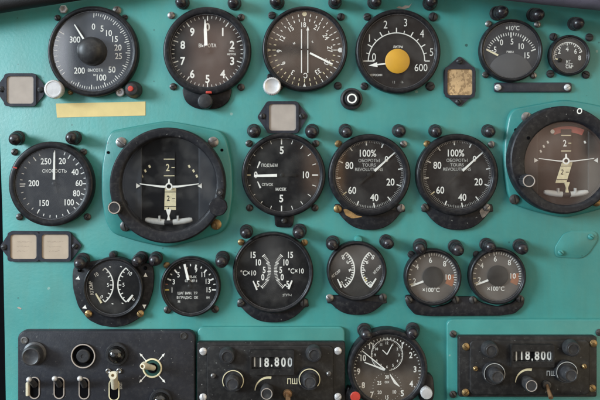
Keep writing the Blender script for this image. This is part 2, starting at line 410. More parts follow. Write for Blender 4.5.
# ================================================================== INSTRUMENTS
# ---- 1 slate altimeter with the domed centre
def slate_altimeter():
    H, hd = 9, 4.5
    L = Local('radio_altimeter', 'slate grey dial with a large black dome in the middle, scale 0 to 300', 'altimeter', 92.5, 51, H)
    bezel(L, 45.5, 40.5, H, hd); h = hd + INK; m = face(L, 40.5, hd, 'dialgrey'); c = L.w(92, 51, h)
    for i in range(26):
        a = 3 + i * 3.6; m.tick(c, a, 38.0, 33.5 if i % 5 == 0 else 35.2, .8 if i % 5 == 0 else .55, h, 'white')
    for i in range(1, 34):
        a = 93 + i * 3.65; m.tick(c, a, 38.0, 33.5 if i % 6 == 0 else 35.4, .8 if i % 6 == 0 else .55, h, 'white')
    for a in (232, 238, 245, 253, 262, 271, 279, 287, 293): m.tick(c, a, 38, 34.5, .6, h, 'white')
    m.tick(c, 301, 38, 32.5, .9, h, 'white')
    for t, x, y in (('0', 93.5, 26.5), ('5', 102, 28.5), ('10', 109, 33), ('15', 115, 39), ('20', 118, 47.5), ('25', 118.5, 56), ('50', 112, 69.5), ('100', 101.5, 77.5), ('200', 79.5, 70.5), ('300', 75, 39.5)):
        m.text(t, *L.w(x, y, h), 5.2, h + .05, 'white')
    m.text('ВЫСОТА', *L.w(95.5, 70.2, h), 2.5, h + .05, 'white'); m.text('м', *L.w(94.5, 74.6, h), 2.3, h + .05, 'white')
    m.build('dial_face', L.o)
    needle(L, (86.5, 43.5), (74.5, 24.5), 2.2, h + 1, 'white', .9)
    d = MB(); d.lathe([(14.2, hd + .2), (14.2, H - 1), (13.8, H + 3), (12.6, H + 6.5), (10, H + 9), (6, H + 10.6), (2.5, H + 11), (0, H + 11)], 'knob', L.w(90.5, 50.5, H + 4), 48); d.build('centre_dome', L.o)
    c = L.w(53, 89, 14); d = MB(); d.lathe([(7.5, 0), (7.5, 6), (9.3, 6.5), (9.3, 13), (8.6, 14), (7.6, 14.2), (7.2, 13.7), (0, 13.7)], 'alu', c, 60, flute=30, fd=.35); d.build('adjusting_knob', L.o, 'bright aluminium knob')
    c = L.w(131.5, 89, 12); d = MB(); d.lathe([(8.5, 0), (8.5, 4), (7.5, 6), (7, 10), (5.6, 12), (3, 12.6), (0, 12.6)], 'knob', c, 36); d.lathe([(2.8, 12.7), (2.2, 13.4), (0, 13.6)], 'red', (c[0] - .8, c[1] + .3), 20); d.build('push_button', L.o, 'black button with a dark red tip')
    for x, y in ((63, 9), (120, 92)):
        c = L.w(x, y, 3); d = MB(); d.lathe([(4.3, 0), (4.3, 2.6), (3.6, 3.2), (2.1, 3.2), (1.9, 2.4), (1.9, .5), (0, .5)], 'alu', c, 6 if x < 100 else 28); d.build('nut', L.o)
    L.screw(116.5, 10, 3.9, 'steel'); L.screw(70, 92, 2.4, 'brass'); L.screw(57, 17.5, 2.8, 'knob'); L.screw(124.5, 17, 2.6, 'knob')
slate_altimeter()

# ---- 2 altimeter in metres
def altimeter():
    H, hd = 9, 4.5
    L = Local('altimeter', 'black altimeter numbered 0 to 9 with a knob tab at its foot', 'altimeter', 207, 50.5, H)
    bezel(L, 44.2, 37, H, hd); h = hd + INK; m = face(L, 37, hd, 'dial'); c = L.w(207.5, 51.5, h)
    for i in range(50):
        a = i * 7.2; mj = i % 5 == 0; m.tick(c, a, 35.6, 30.6 if mj else 33.0, 1.0 if mj else .55, h, 'white')
    for i in range(10):
        a = R(36 * i); m.text(str(i), c[0] + 25.8 * math.sin(a), c[1] - 1.4 + 25.8 * math.cos(a), 6.7, h + .05, 'white', bold=2)
    m.text('ВЫСОТА', *L.w(207.5, 45.5, h), 2.9, h + .05, 'white'); m.text('ТЫС.', *L.w(231.5, 50.8, h), 1.7, h + .05, 'white'); m.text('МЕТРОВ', *L.w(231.5, 54.2, h), 1.5, h + .05, 'white')
    m.build('dial_face', L.o)
    m = MB(); hh = h + 1.2; a, b, t = L.w(206, 45.5, hh), L.w(205.3, 30, hh), L.w(205, 19.5, hh)
    m.bar(a, b, 3.2, hh, hh + .5, 'white', 2.9); m.bar(b, t, 2.9, hh, hh + .5, 'white', .5); m.bar(L.w(207.5, 51, hh), a, 2.6, hh, hh + .5, 'hubdark')
    m.lathe([(2.6, hh - .3), (2.6, hh + .8), (0, hh + 1)], 'hubdark', L.w(207.5, 51, hh), 24); m.build('pointer', L.o)
    m = MB(); m.prism(round_poly(L.W([(181, 86), (233, 86), (229, 102), (218, 109), (196, 109), (185, 102)], 3), 7), 0, 3.2, 'bezel', ch=.8); m.build('knob_plate', L.o)
    c = L.w(205, 101, 11); d = MB(); d.lathe([(7.6, 3), (7.6, 9.5), (6.9, 10.8), (6, 11.2), (0, 11)], 'knob', c, 44, flute=22, fd=.3); d.build('setting_knob', L.o)
    d = MB(); d.prism(round_poly(L.W([(206, 91), (211.5, 91), (212, 93.4), (205.6, 93.4)], H), .6), H - .4, H + .5, 'red', ch=.2); d.build('marker', L.o, 'small red bezel mark')
    for x, y in ((171, 15), (241, 17), (173, 86.5), (241, 87)): L.screw(x, y, 3.3, 'steel' if x == 171 else 'dksteel')
altimeter()

# ---- 3 radio compass
def radio_compass():
    H, hd = 9, 4.5
    L = Local('radio_compass', 'brownish radio compass dial with two parallel white bars, numbered every 30 degrees', 'compass', 305, 48.5, H)
    b = bezel(L, 42.8, 38.6, H, hd); h = hd + INK; m = face(L, 38.6, hd, 'dialbrown'); c = L.w(304.5, 50, h)
    for i in range(72):
        a = i * 5
        if i % 2 == 0 : m.tick(c, a, 31.0 if i % 6 else 32, 28.6, .85, h, 'cream' if 90 < a < 300 else 'white')
    for i in range(72):
        a = i * 5
        if i % 2 == 0 and i % 18: m.tick(c, a, 36.8 if i % 6 == 0 else 36, 33.4, .75, h, 'cream' if 150 < a < 300 else 'white')
    for i, t in enumerate(('С', '3', '6', '9', '12', '15', '18', '21', '24', '27', '30', '33')):
        a = 178 + 30 * i; r = 25.2; ra = R(a)
        m.text(t, c[0] + r * math.sin(ra), c[1] + r * math.cos(ra), 4.3, h + .05, 'white', rot=-a)
    for a, kk in ((270, 'cream'), (180, 'white')):
        p = [rot2(x, z, -a) for x, z in ((0, 32.8), (1.6, 36.6), (-1.6, 36.6))]; m.flat([(c[0] + x, c[1] + z) for x, z in p], h + .03, kk)
    p = [rot2(x, z, -90) for x, z in ((0, 32.5), (2.2, 34.4), (2.2, 37.2), (-2.2, 37.2), (-2.2, 34.4))]; m.flat([(c[0] + x, c[1] + z) for x, z in p], h + .03, 'white')
    q = L.w(304.5, 13.8, h); m.lathe([(2.3, h + .03), (0, h + .03)], 'cream', q, 20)
    for (x, y) in ((294, 43), (312.5, 41.5)): m.text('м' if x < 300 else 'к', *L.w(x, y, h), 2.2, h + .05, 'white', rot=25)
    m.build('dial_face', L.o)
    d = MB(); hh = h + .8
    for x in (301.5, 307.8):
        d.bar(L.w(x, 48.6, hh), L.w(x, 29, hh), .95, hh, hh + .4, 'white'); d.bar(L.w(x, 50.2, hh), L.w(x, 73, hh), .95, hh, hh + .4, 'white')
    d.prism(L.W([(306.3, 30.5), (309.3, 30.5), (307.8, 26)], hh), hh + .1, hh + .5, 'white'); d.build('course_bars', L.o)
    needle(L, (310, 53), (332.5, 64.2), 1.9, h + 1.6, 'white', 1.5)
    q = MB(); q.prism(round_poly(L.W([(268, 72), (285, 84), (281, 92), (264, 90)], 3), 4), 0, 4, 'bezel', ch=.7); q.build('knob_boss', L.o)
    c = L.w(272, 86, 15); d = MB(); d.lathe([(6, 3.5), (6, 8), (9.0, 8.6), (9.0, 14), (8.4, 15), (7.4, 15.3), (5.8, 14.4), (0, 14)], 'alu', c, 54, flute=27, fd=.4); d.build('course_knob', L.o, 'bright metal knob')
    for x, y in ((272, 15), (341, 16.5), (338, 85.5)): L.screw(x, y, 3.5, 'knob')
radio_compass()

# ---- 4 gauge with amber centre
def amber_gauge():
    H, hd = 9, 5
    L = Local('fuel_gauge', 'black quantity gauge with an amber disc in the middle, scale 0 to 600', 'gauge', 398.5, 51, H)
    bezel(L, 42.5, 37.5, H, hd); h = hd + INK; m = face(L, 37.5, hd, 'dial'); c = L.w(396.5, 61, h)
    m.arc(c, 28, -90, 90, 1.0, h, 'white'); 
    for i in range(13):
        a = -90 + 15 * i; mj = i % 2 == 0; m.tick(c, a, 28.2, 24.5 if 0 else (33 if mj else 31), 1.1 if mj else .8, h + .04, 'white')
    m.tick(c, -90, 32, 22, 1.1, h + .06, 'white')
    for t, x, y in (('0', 374, 57), ('1', 369.5, 38), ('2', 385.5, 24.5), ('3', 405.5, 22.5), ('4', 422, 33.5), ('5', 431.5, 52)):
        m.text(t, *L.w(x, y, h), 6.7, h + .08, 'white', sx=.78, bold=0)
    m.text('600', *L.w(421, 67.5, h), 6.3, h + .08, 'white', sx=.86, bold=0)
    m.text('ЛИТРЫ', *L.w(398, 46.8, h), 1.9, h + .08, 'white', bold=2); m.text('КЕРОСИН', *L.w(376, 75, h), 1.8, h + .08, 'white', bold=1); m.text('12      16', *L.w(398, 82, h), 2.2, h + .08, 'dim', bold=0)
    m.build('dial_face', L.o)
    d = MB(); hh = h + .7; d.bar(L.w(397, 62.5, hh), L.w(375, 64.8, hh), 1.7, hh, hh + .4, 'white', 1.3); d.prism(L.W([(377, 62.2), (377.6, 67), (368.5, 65.6)], hh), hh + .05, hh + .5, 'white'); d.build('pointer', L.o)
    d = MB(); d.lathe([(12.2, hh + .3), (12.2, hh + 1.2), (11.8, hh + 1.5), (0, hh + 1.5)], 'amber', L.w(397.3, 61.2, hh), 48); d.build('centre_disc', L.o, 'amber yellow disc')
    for x, y in ((367.5, 16.5), (433.5, 16.5), (364.5, 86), (430.5, 86)): L.screw(x, y, 4.1 if x > 400 else 3.5, 'knob')
amber_gauge()

# ---- 5 temperature gauge with grey half disc
def half_disc_gauge():
    H, hd = 8, 4.2
    L = Local('temperature_gauge', 'small temperature gauge with a grey half disc below its scale, near top right', 'gauge', 511.8, 50, H)
    bezel(L, 31.6, 28.2, H, hd); h = hd + INK; m = face(L, 28.2, hd, 'dial'); c = L.w(511, 59, h)
    for i in range(25):
        a = -68 + 136 * i / 24; mj = i % 6 == 0; m.tick(c, a, 26.5, 21.5 if mj else 23.6, 1.2 if mj else .75, h, 'white')
    for t, x, y in (('-5', 494, 49.5), ('0', 501.5, 42.3), ('5', 512, 41.5), ('10', 521.3, 46.2), ('15', 527, 55.3)): m.text(t, *L.w(x, y, h), 5.0, h + .05, 'white', sx=.8)
    m.text('×10°C', *L.w(512.5, 28, h), 3.7, h + .05, 'white'); m.text('ЭМИ-3', *L.w(510, 51.8, h), 1.6, h + .05, 'white', bold=2)
    m.build('dial_face', L.o)
    cl = L.w(510, 76, h); c0 = L.w(511.8, 50, hd); pts = []
    for i in range(49):
        a = math.pi * i / 48; x, z = cl[0] + 22.6 * math.cos(a), cl[1] + 22.6 * math.sin(a)
        dx, dz = x - c0[0], z - c0[1]; rr = math.hypot(dx, dz); mx = 28.2 * L.k
        if rr <= mx: pts.append((x, z))
    a0, a1 = math.atan2(pts[-1][1] - c0[1], pts[-1][0] - c0[0]), math.atan2(pts[0][1] - c0[1], pts[0][0] - c0[0])
    a0 = a0 % (2 * math.pi); a1 = a1 % (2 * math.pi)
    for i in range(1, 24): a = a0 + (a1 - a0) * i / 24; pts.append((c0[0] + 28.2 * L.k * math.cos(a), c0[1] + 28.2 * L.k * math.sin(a)))
    d = MB(); d.prism(pts, h + .1, h + 1.4, 'hubgrey', ch=.2); d.build('hub_cover', L.o, 'grey half disc')
    needle(L, (498, 55.3), (486.3, 49.6), 1.9, h + .8, 'cream', 1.2)
    for x, y, k in ((489, 23.5, 'steel'), (538, 24, 'steel'), (486, 74.5, 'dksteel'), (534, 75.3, 'steel')): L.screw(x, y, 3.0, k)
half_disc_gauge()

# ---- 6 small pressure gauge
def small_gauge():
    H, hd = 7, 3.8
    L = Local('pressure_gauge', 'smallest round gauge on the panel, scale 0 to 8, four black corner screws', 'gauge', 570.5, 55, H)
    bezel(L, 20.6, 17.8, H, hd, lip=1.2); h = hd + INK; m = face(L, 17.8, hd, 'dialmid'); c = L.w(568.3, 57, h)
    m.arc(c, 14.6, -78, 68, .7, h, 'white')
    for i in range(17):
        a = -78 + 146 * i / 16; m.tick(c, a, 14.6, 11.6 if i % 4 == 0 else 12.8, 1.0 if i % 4 == 0 else .7, h + .04, 'white')
    for t, x, y in (('0', 554.2, 57.5), ('2', 559.2, 51.3), ('4', 567.2, 48.8), ('6', 575.5, 51.3), ('8', 579.6, 57.8)): m.text(t, *L.w(x, y, h), 4.0, h + .08, 'white', bold=2)
    m.text('КГ', *L.w(568.5, 61.8, h), 2.8, h + .08, 'white'); m.text('СМ²', *L.w(569.5, 66.6, h), 2.8, h + .08, 'white'); m.line(L.w(565, 64.2, h), L.w(572.5, 63.6, h), .4, h + .06, 'white')
    m.build('dial_face', L.o)
    needle(L, (560, 60), (555.3, 58.6), 1.5, h + .7, 'cream', 1.1, hub=2.2, hubpos=(559.5, 60.2))
    for x, y in ((554, 36.5), (590, 37), (551, 73.5), (586.5, 74.5)): L.screw(x, y, 3.6, 'knob')
small_gauge()

# ---- 7 airspeed
def airspeed():
    H, hd = 10, 4.0
    L = Local('airspeed_indicator', 'black speed dial numbered 20 to 250 at the left edge of the panel', 'speedometer', 50.5, 184, H)
    bezel(L, 42.6, 35.8, H, hd); h = hd + INK; m = face(L, 35.8, hd, 'dial'); c = L.w(53.5, 184, h)
    for i in range(13):
        a = 20 + 9.9 * i; mj = i % 2 == 1; m.tick(c, a, 33.5, 29 if mj else 30.5, 1.0 if mj else .8, h, 'white')
    for i in range(17):
        a = 152 + 11.4 * i; mj = i in (5, 10, 15) or i == 0; m.tick(c, a, 33.5, 28.8 if mj else 31, 1.0 if mj else .7, h, 'white')
    m.tick(c, 270, 33.5, 28, 1.0, h + .03, 'white'); m.tick(c, 2, 33.5, 30, 1.0, h, 'white')
    for t, x, y in (('20', 62.3, 161), ('40', 75, 172), ('60', 79, 183), ('80', 76.5, 193.3), ('100', 69.3, 202.3), ('150', 44.3, 203), ('200', 33.8, 183.2), ('250', 46, 161.3)): m.text(t, *L.w(x, y, h), 5.2, h + .05, 'white', sx=.84)
    m.text('СКОРОСТЬ', *L.w(54.5, 171, h), 2.7, h + .05, 'white', bold=0, sx=1.0)
    m.build('dial_face', L.o)
    needle(L, (54, 179.5), (54.5, 152.5), 2.3, h + 1.0, 'white', 1.5, tail=(56.2, 193), hub=2.2, hubpos=(54.2, 184))
    a0 = L.w(14.5, 167.5, H - .5); d = MB(); d.bar((a0[0] - 1.2, a0[1] + .5), (a0[0] + 2.6, a0[1] - .6), 1.2, H - 1.2, H + .35, 'red'); d.build('marker', L.o, 'small red bezel mark')
    for x, y in ((14, 152), (83, 152), (19, 217), (87, 217)): L.screw(x, y, 3.2, 'dksteel')
airspeed()

# ---- 8 attitude indicators
def attitude(cx, cy, R0, Ri, ix, iy, label, second):
    H, hd = 19, 9.6
    L = Local('attitude_indicator', label, 'attitude indicator', cx, cy, H, 'attitude indicators with winged horizon bar')
    s = .935 if second else 1.0
    def q(x, y): return (cx + (x - 163) * 1.0725 * s, cy + (y - 185) * s)     # positions measured on the first of the two
    def qf(x, y): return (cx + (x - 167) * s, cy + (y - 185) * s)
    fl = [qf(*p) for p in ((107, 138), (112, 130), (138, 125), (167, 120), (196, 125), (220, 130), (227, 138), (232.5, 165), (233, 196), (229, 222), (222, 232), (197, 240), (167, 247), (136, 240.5), (113, 233), (106, 222), (101.5, 196), (102, 165))]
    m = MB(); m.prism(round_poly(L.W(fl, 3), 9), 0, 6.2, 'tealdk', ch=2.2); m.build('mounting_flange', L.o)
    m = MB(); k = L.k; r0, ri = R0 * k, Ri * k; off = L.w(ix, iy, H)
    # outer ring, flat face, with the slightly off-centre window
    prof_o = [(r0, 5.6), (r0, H - 2.5), (r0 - .5, H - .9), (r0 - 1.8, H)]
    m.lathe(prof_o, 'bezelblue', seg=112)
    n = 112; vs, fs = [], []
    for rr, h, o_ in ((r0 - 1.8, H, (0, 0)), (ri + 2, H, off), (ri + .8, H - .7, off), (ri, H - 2), (ri - .6, hd - 1)) if False else ((r0 - 1.8, H, (0, 0)), (ri + 2, H, off), (ri + .8, H - .7, off), (ri, H - 2, off), (ri - .6, hd - 1, off)):
        for i in range(n): a = 2 * math.pi * i / n; vs.append((o_[0] + rr * math.cos(a), o_[1] + rr * math.sin(a), h))
    for l in range(4):
        for i in range(n): j = (i + 1) % n; fs.append((l * n + i, l * n + j, (l + 1) * n + j, (l + 1) * n + i))
    m.add(vs, fs, 'bezelblue')
    if second: m.text('O', *L.w(579.5, 111, H), 5.0, H + .1, 'white', bold=2, sx=.8, rot=-15)
    m.build('bezel', L.o)
    g = MB(); g.lathe([(0, H - 5), (ri - .3, H - 5), (ri - .3, H - 4), (0, H - 4)], 'glass', off, 72); g.build('glass', L.o, ang=60)
    # recessed field, with window reflections painted as two lighter side segments
    def QW(x, y, h): p = q(x, y); return L.w(p[0], p[1], h)
    m = MB(); fc = (off[0], off[1]); m.lathe([(ri + 1, hd - 3), (0, hd - 3)], 'dialbrown' if second else 'fieldblk', fc, 72); h = hd - 3 + INK  # second field coloured brown for the warm reflection in its glass
    # side segments whose lighter colour imitates windows mirrored in the glass
    for sg in (-1, 1):
        pts = []
        for i in range(25):
            a = R(-52 + 104 * i / 24); pts.append((fc[0] + sg * (ri - .8) * math.cos(a), fc[1] + (ri - .8) * math.sin(a)))
        m.prism(pts, hd - 2.8, hd - .6, 'dialmid' if second else 'winrefl', ch=.4)
    for side in (-1, 1):
        for (x, y) in ((18.5, 19), (22.5, 14.5), (25.5, 9.3)):
            xx = 165 + side * x; a, b = QW(xx - .5, 185 - y - 1.4, h), QW(xx + .6, 185 - y + 1.2, h)
            m.line(a, b, 1.9 * s, h + .05, 'white' if second else 'cream')
    if second:
        m.arc(L.w(567.5, 166, h), 36.5, -23, 25, 6.0, h + .06, 'redfade'); 
        c = L.w(552.5, 131.5, h); m.lathe([(2.1, h + .08), (0, h + .08)], 'white', c, 18)
    m.build('dial_face', L.o)
    # pitch tape: upper dark half, lower cream half (leans on the second instrument)
    sl = 6.0 if second else 0.0; hh = hd - 2.2
    m = MB(); m.prism([QW(159.8, 152, hh), QW(170.2, 152, hh), QW(170.2, 184, hh), QW(159.8, 184, hh)], hd - 2.8, hh, 'dialbrown' if second else 'dial')
    lowt = [QW(159.8 + 1, 187.5, hh), QW(170.2 + 1, 187.5, hh), QW(171 - sl, 209.5, hh), QW(160.3 - sl, 209.5, hh)]
    m.prism(lowt, hd - 2.8, hh, 'cream'); e = hh + .08
    for y in (158.6, 175.3): m.line(QW(159.8, y, e), QW(169.8, y, e), .9, e, 'cream')
    m.text('2', *QW(163.5, 167, e), 6.0 * s, e, 'cream' if not second else 'white', sx=.8); m.line(QW(167, 167, e), QW(170, 167, e), .9, e, 'cream')
    for i, y in enumerate((191.5, 206)):
        d = -sl * (y - 187) / 22; m.line(QW(160.5 + d, y, e), QW(171 + d, y, e), .6, e, 'dial')
    d = -sl * .5; m.text('2', *QW(164 + d, 197.8, e), 4.6 * s, e, 'dial', sx=.8, rot=-9 if second else 0); m.line(QW(167.5 + d, 198, e), QW(170.5 + d, 198, e), .7, e, 'dial')
    if not second: m.text('4', *QW(164, 208.2, e), 2.6, e, 'dial', sx=.8)
    m.build('pitch_tape', L.o)
    # aircraft symbol
    hs = hd + 1.5; m = MB(); dz = 0
    P0 = [QW(137.5, 183.3, hs), QW(148, 184.8, hs), QW(157, 186, hs), QW(161.2, 186.2, hs)]
    P1 = [QW(192.5, 183.3, hs), QW(182, 184.8, hs), QW(173, 186, hs), QW(168.2, 186.2, hs)]
    wd = [.8, 1.3, 2.0, 2.2] if not second else [.6, .8, 1.0, 1.2]
    for PP in (P0, P1):
        for i in range(3): m.bar(PP[i], PP[i + 1], wd[i], hs, hs + .6, 'white', wd[i + 1])
    m.lathe([(3.6 * s, hs - .1), (3.6 * s, hs + .7), (2.2 * s, hs + .7), (2.2 * s, hs - .1)], 'white', QW(164.7, 186, hs), 28)
    m.bar(QW(164.7, 183, hs), QW(164.7, 178.4, hs), 1.9, hs, hs + .6, 'white', 1.3); m.build('aircraft_symbol', L.o)
    m = MB(); 
    for x, sg in ((136, 1), (193.4, -1)):
        if second: x += -1.2 * sg
        m.prism([QW(x - 1.8 * sg, 182.8, hd), QW(x - 1.8 * sg, 187.8, hd), QW(x + 2.2 * sg, 185.4, hd)], hd - .4, hd + .4, 'white')
    m.build('side_pointer', L.o)
    # slip indicator
    hs = hd + .4; m = MB(); pts = []
    for sg in (-1, 1):
        pl = [QW(164.6 + sg * x, y, hs) + (hs,) for x, y in ((21.8, 219.0), (19.5, 219.5), (14, 220.5), (8, 221.3), (4, 221.7))]
        m.tube(pl, [1.8, 2.6, 3.0, 3.0, 3.0], 'slip', 16); pts.append(QW(164.6 + sg * 8.5, 216, hs))
    m.tube([QW(160.8, 221.6, hs) + (hs,), QW(168.4, 221.6, hs) + (hs,)], 2.8, 'knob', 14)
    for p in pts: m.bar((p[0], p[1] + 1), (p[0], p[1] - 4), 1.6, hs, hs + 3.2, 'slip')
    m.build('slip_indicator', L.o)
    m = MB(); m.prism([QW(162.3, 208.6, hs), QW(167.2, 208.6, hs), QW(165.3, 215, hs), QW(166.2, 219.5, hs), QW(163.2, 219.5, hs), QW(164.1, 215, hs)], hs + 1, hs + 3.4, 'cream' if second else 'white'); m.build('bank_pointer', L.o)
    # cage knob with a white ring
    kp = (114, 208) if not second else None
    c = L.w(*((114.2, 207.8) if not second else (529, 181)), H + 12)
    m = MB(); m.lathe([(6.0, H - 3), (6.0, H + 4), (6.6, H + 4.4), (6.6, H + 11), (6.2, H + 12), (0, H + 12)], 'knob', c, 48, flute=16, fd=.7)
    m.lathe([(5.9, H + 12.05), (5.7, H + 12.45), (5.0, H + 12.45), (4.8, H + 12.05)], 'card', c, 36); m.build('cage_knob', L.o, 'knurled black knob with a white ring')
    if not second:
        c = L.w(217.8, 206.9, H + 9); m = MB(); m.lathe([(7, H - 3), (7, H + 3), (9.0, H + 3.5), (9.0, H + 8), (8.3, H + 9), (0, H + 9.2)], 'bezelblue', c, 48, flute=40, fd=.2); m.build('pitch_knob', L.o)
        c = L.w(219.5, 192.5, H + 3); m = MB(); m.lathe([(3.8, H), (3.8, H + 2), (3, H + 3), (0, H + 3)], 'knob', c, 24); m.lathe([(1.4, H + 3.05), (1.2, H + 3.6), (0, H + 3.6)], 'steel', c, 14); m.prism([(c[0] - 2.2, c[1] - 7), (c[0] + 2.2, c[1] - 7), (c[0] + 2.2, c[1]), (c[0] - 2.2, c[1])], H + .2, H + 1.5, 'knob'); m.build('latch', L.o)
        for x, y, kk in ((120.8, 142.3, 'steel'), (213, 142, 'steel'), (125, 226.3, 'dksteel'), (216, 224.7, 'brass')): L.screw(x, y, 4.7, kk, h0=6.2)
        for x, y in ((108.3, 152.5), (222, 150)):
            m = MB(); m.lathe([(1.5, 6), (1.5, 6.5), (.8, 6.6), (0, 6.4)], 'dark', L.w(x, y, 6), 16); m.build('rivet_or_hole', L.o)  # dark disc standing in for a small open hole
        for a in (0, 180): pass
    else:
        for x, y, kk in ((527, 117, 'steel'), (515, 199.5, 'dksteel'), (597, 201.5, 'brass')): L.screw(x, y, 4.5, kk, h0=6.2)
        for x, y in ((528.5, 138), (515, 130)):
            hh0 = 6 if x < 520 else H - .1
            m = MB(); m.lathe([(1.7, hh0), (1.7, hh0 + .4), (.9, hh0 + .5), (0, hh0 + .3)], 'dark', L.w(x, y, 4 if x < 520 else H), 16); m.build('rivet_or_hole', L.o)  # near-black disc in place of a small hole
attitude(167.2, 185.5, 58.2, 47.6, 168.5, 184.3, 'round attitude indicator with black field, two knobs and teal flange beside the speed dial', False)
attitude(564.3, 160, 54.3, 42.3, 567.5, 163.5, 'round attitude indicator with brown reflection painted on its field and faded red flag at the right edge', True)

# ---- 9 vertical speed
def vertical_speed():
    H, hd = 9, 4.5
    L = Local('vertical_speed_indicator', 'black climb rate dial with 0 at left, 10 at right and a tab below', 'gauge', 283.5, 175, H)
    bezel(L, 42.2, 37.2, H, hd); h = hd + INK; m = face(L, 37.2, hd, 'dial'); c = L.w(281.5, 175, h)
    for i in range(20):
        a = 270 + 18 * i; mj = i % 5 == 0; kk = 'cream' if i == 0 else 'white'; m.tick(c, a, 36 if not mj else 36.4, 30.5 if mj else 32.3, 1.2 if mj else .75, h, kk)
    m.text('5', *L.w(281.8, 150.2, h), 6.2, h + .05, 'white', bold=2); m.text('5', *L.w(281.3, 198.5, h), 6.2, h + .05, 'white', bold=2); m.text('10', *L.w(306, 174.8, h), 5.8, h + .05, 'white', bold=1, sx=.8); m.text('0', *L.w(255.8, 174.8, h), 5.4, h + .05, 'white', bold=2, sx=.8)
    m.text('ПОДЪЕМ', *L.w(269.5, 165.3, h), 2.5, h + .05, 'white', bold=0); m.text('СПУСК', *L.w(267.5, 184.6, h), 2.3, h + .05, 'white', bold=0); m.text('М/СЕК', *L.w(281, 189.3, h), 2.4, h + .05, 'white')
    m.line(L.w(257.3, 168, h), L.w(260, 161.5, h), .9, h + .05, 'white', 1.7); m.line(L.w(257.5, 181.5, h), L.w(260.5, 188, h), .9, h + .05, 'white', 1.8)
    m.build('dial_face', L.o)
    needle(L, (277, 175.3), (254, 175.8), 2.8, h + .9, 'white', 2.2, tail=(296, 175), hub=2.0, hubpos=(282, 175.2))
    m = MB(); m.prism(round_poly(L.W([(272.5, 209), (296, 209), (294, 217), (293, 227.5), (275, 227.5), (274.5, 217)], 3), 5), 0, 3, 'bezel', ch=.8); m.build('tab', L.o)
    L.screw(284, 221, 2.4, 'dksteel', h0=3)
    for x, y in ((249, 143.5), (316, 143.5), (249.5, 208), (315, 208)): L.screw(x, y, 3.2, 'dksteel')
vertical_speed()

# ---- 10, 11 tachometers
def crescent(x0, x1, y0, yb, thick=0):
    """outline of the curved lamp bracket hugging the foot of a gauge"""
    pts = [(x0, y0 - 3), (x0 - 1, y0 + 5)]
    n = 12
    for i in range(n + 1):
        t = i / n; x = x0 + 3 + (x1 - x0 - 6) * t; pts.append((x, y0 + 5 + (yb - y0 - 5) * (1 - abs(2 * t - 1) ** 2.6)))
    pts += [(x1 + 1, y0 + 5), (x1, y0 - 3)]
    return pts
def tachometer(cx, cy, label, second):
    H, hd = 10, 4.5
    L = Local('tachometer', label, 'tachometer', cx, cy, H, 'engine tachometers reading in percent')
    bezel(L, 41.2, 34.8, H, hd); h = hd + INK; m = face(L, 34.8, hd, 'dial'); c = L.w(cx - .3, cy - .8, h)
    dx, dy = cx - 369.8, cy - 175
    for i in range(111):
        a = 50 + 3.04 * i; mj = i % 10 == 0; kk = 'white' if mj else 'dim'
        if mj and 212 < a % 360 < 262: kk = 'cream'
        m.tick(c, a, 33.6, 28.8 if mj else (30.8 if i % 5 == 0 else 31.4), 1.15 if mj else .5, h, kk)
    for t, x, y, H0 in (('100%', 368, 153.2, 6.0), ('0', 386.5, 159, 5.2), ('20', 390.5, 182, 6.0), ('40', 374.3, 197.5, 6.0), ('60', 352.2, 190.3, 6.0), ('80', 349.3, 165.5, 6.0)): m.text(t, *L.w(x + dx, y + dy, h), H0, h + .05, 'white', sx=.84)
    for t, y in (('ОБОРОТЫ', 160.6), ('TOURS', 165), ('REVOLUTIONS', 169.4)): m.text(t, *L.w(369 + dx, y + dy, h), 2.7, h + .05, 'dim' if t != 'ОБОРОТЫ' or 1 else 'white', bold=1, sx=.95)
    m.build('dial_face', L.o)
    needle(L, (374.5 + dx, 171 + dy), (394.3 + dx, 152.8 + dy), 2.3, h + .9, 'white', 1.0, tail=(359 + dx, 184 + dy), hub=2.4, hubpos=(369.8 + dx, 174.6 + dy))
    x0, x1 = cx - 35, cx + 34.5
    m = MB(); m.prism(round_poly(L.W(crescent(x0, x1, 207, 230), 3), 2), 0, 4, 'bezelblue', ch=.9)
    if not second:   # paint worn to ochre metal on the left of the bracket
        m.prism(round_poly(L.W([(343, 209), (348, 209.5), (357, 215.5), (363, 216.8), (352, 218.5), (345.5, 215)], 4.2), 1.5), 4.0, 4.25, 'worn')
    else:
        m.prism(round_poly(L.W([(479, 211), (486, 204.5), (490.5, 206), (489.5, 211), (484.5, 217), (482, 218)], 4.2), 2), 3.9, 4.6, 'steel')
    m.build('mounting_bracket', L.o)
    if not second: L.screw(338, 209, 3.6, 'brass', h0=4); L.screw(401, 208, 3.6, 'steel', h0=4); L.screw(338.5, 143.8, 3.2, 'brass'); L.screw(404, 144, 3.2, 'steel')
    else: L.screw(425.5, 207.5, 3.6, 'dksteel', h0=4); L.screw(487, 207.5, 3.4, 'steel', h0=4.6); L.screw(427.5, 144, 3.2, 'brass'); L.screw(492, 144.5, 3.2, 'steel')
tachometer(369.8, 175, 'percent tachometer with worn ochre patch on its foot bracket, left of the pair', False)
tachometer(457.8, 174.8, 'percent tachometer with bare metal right end on its foot bracket, right of the pair', True)

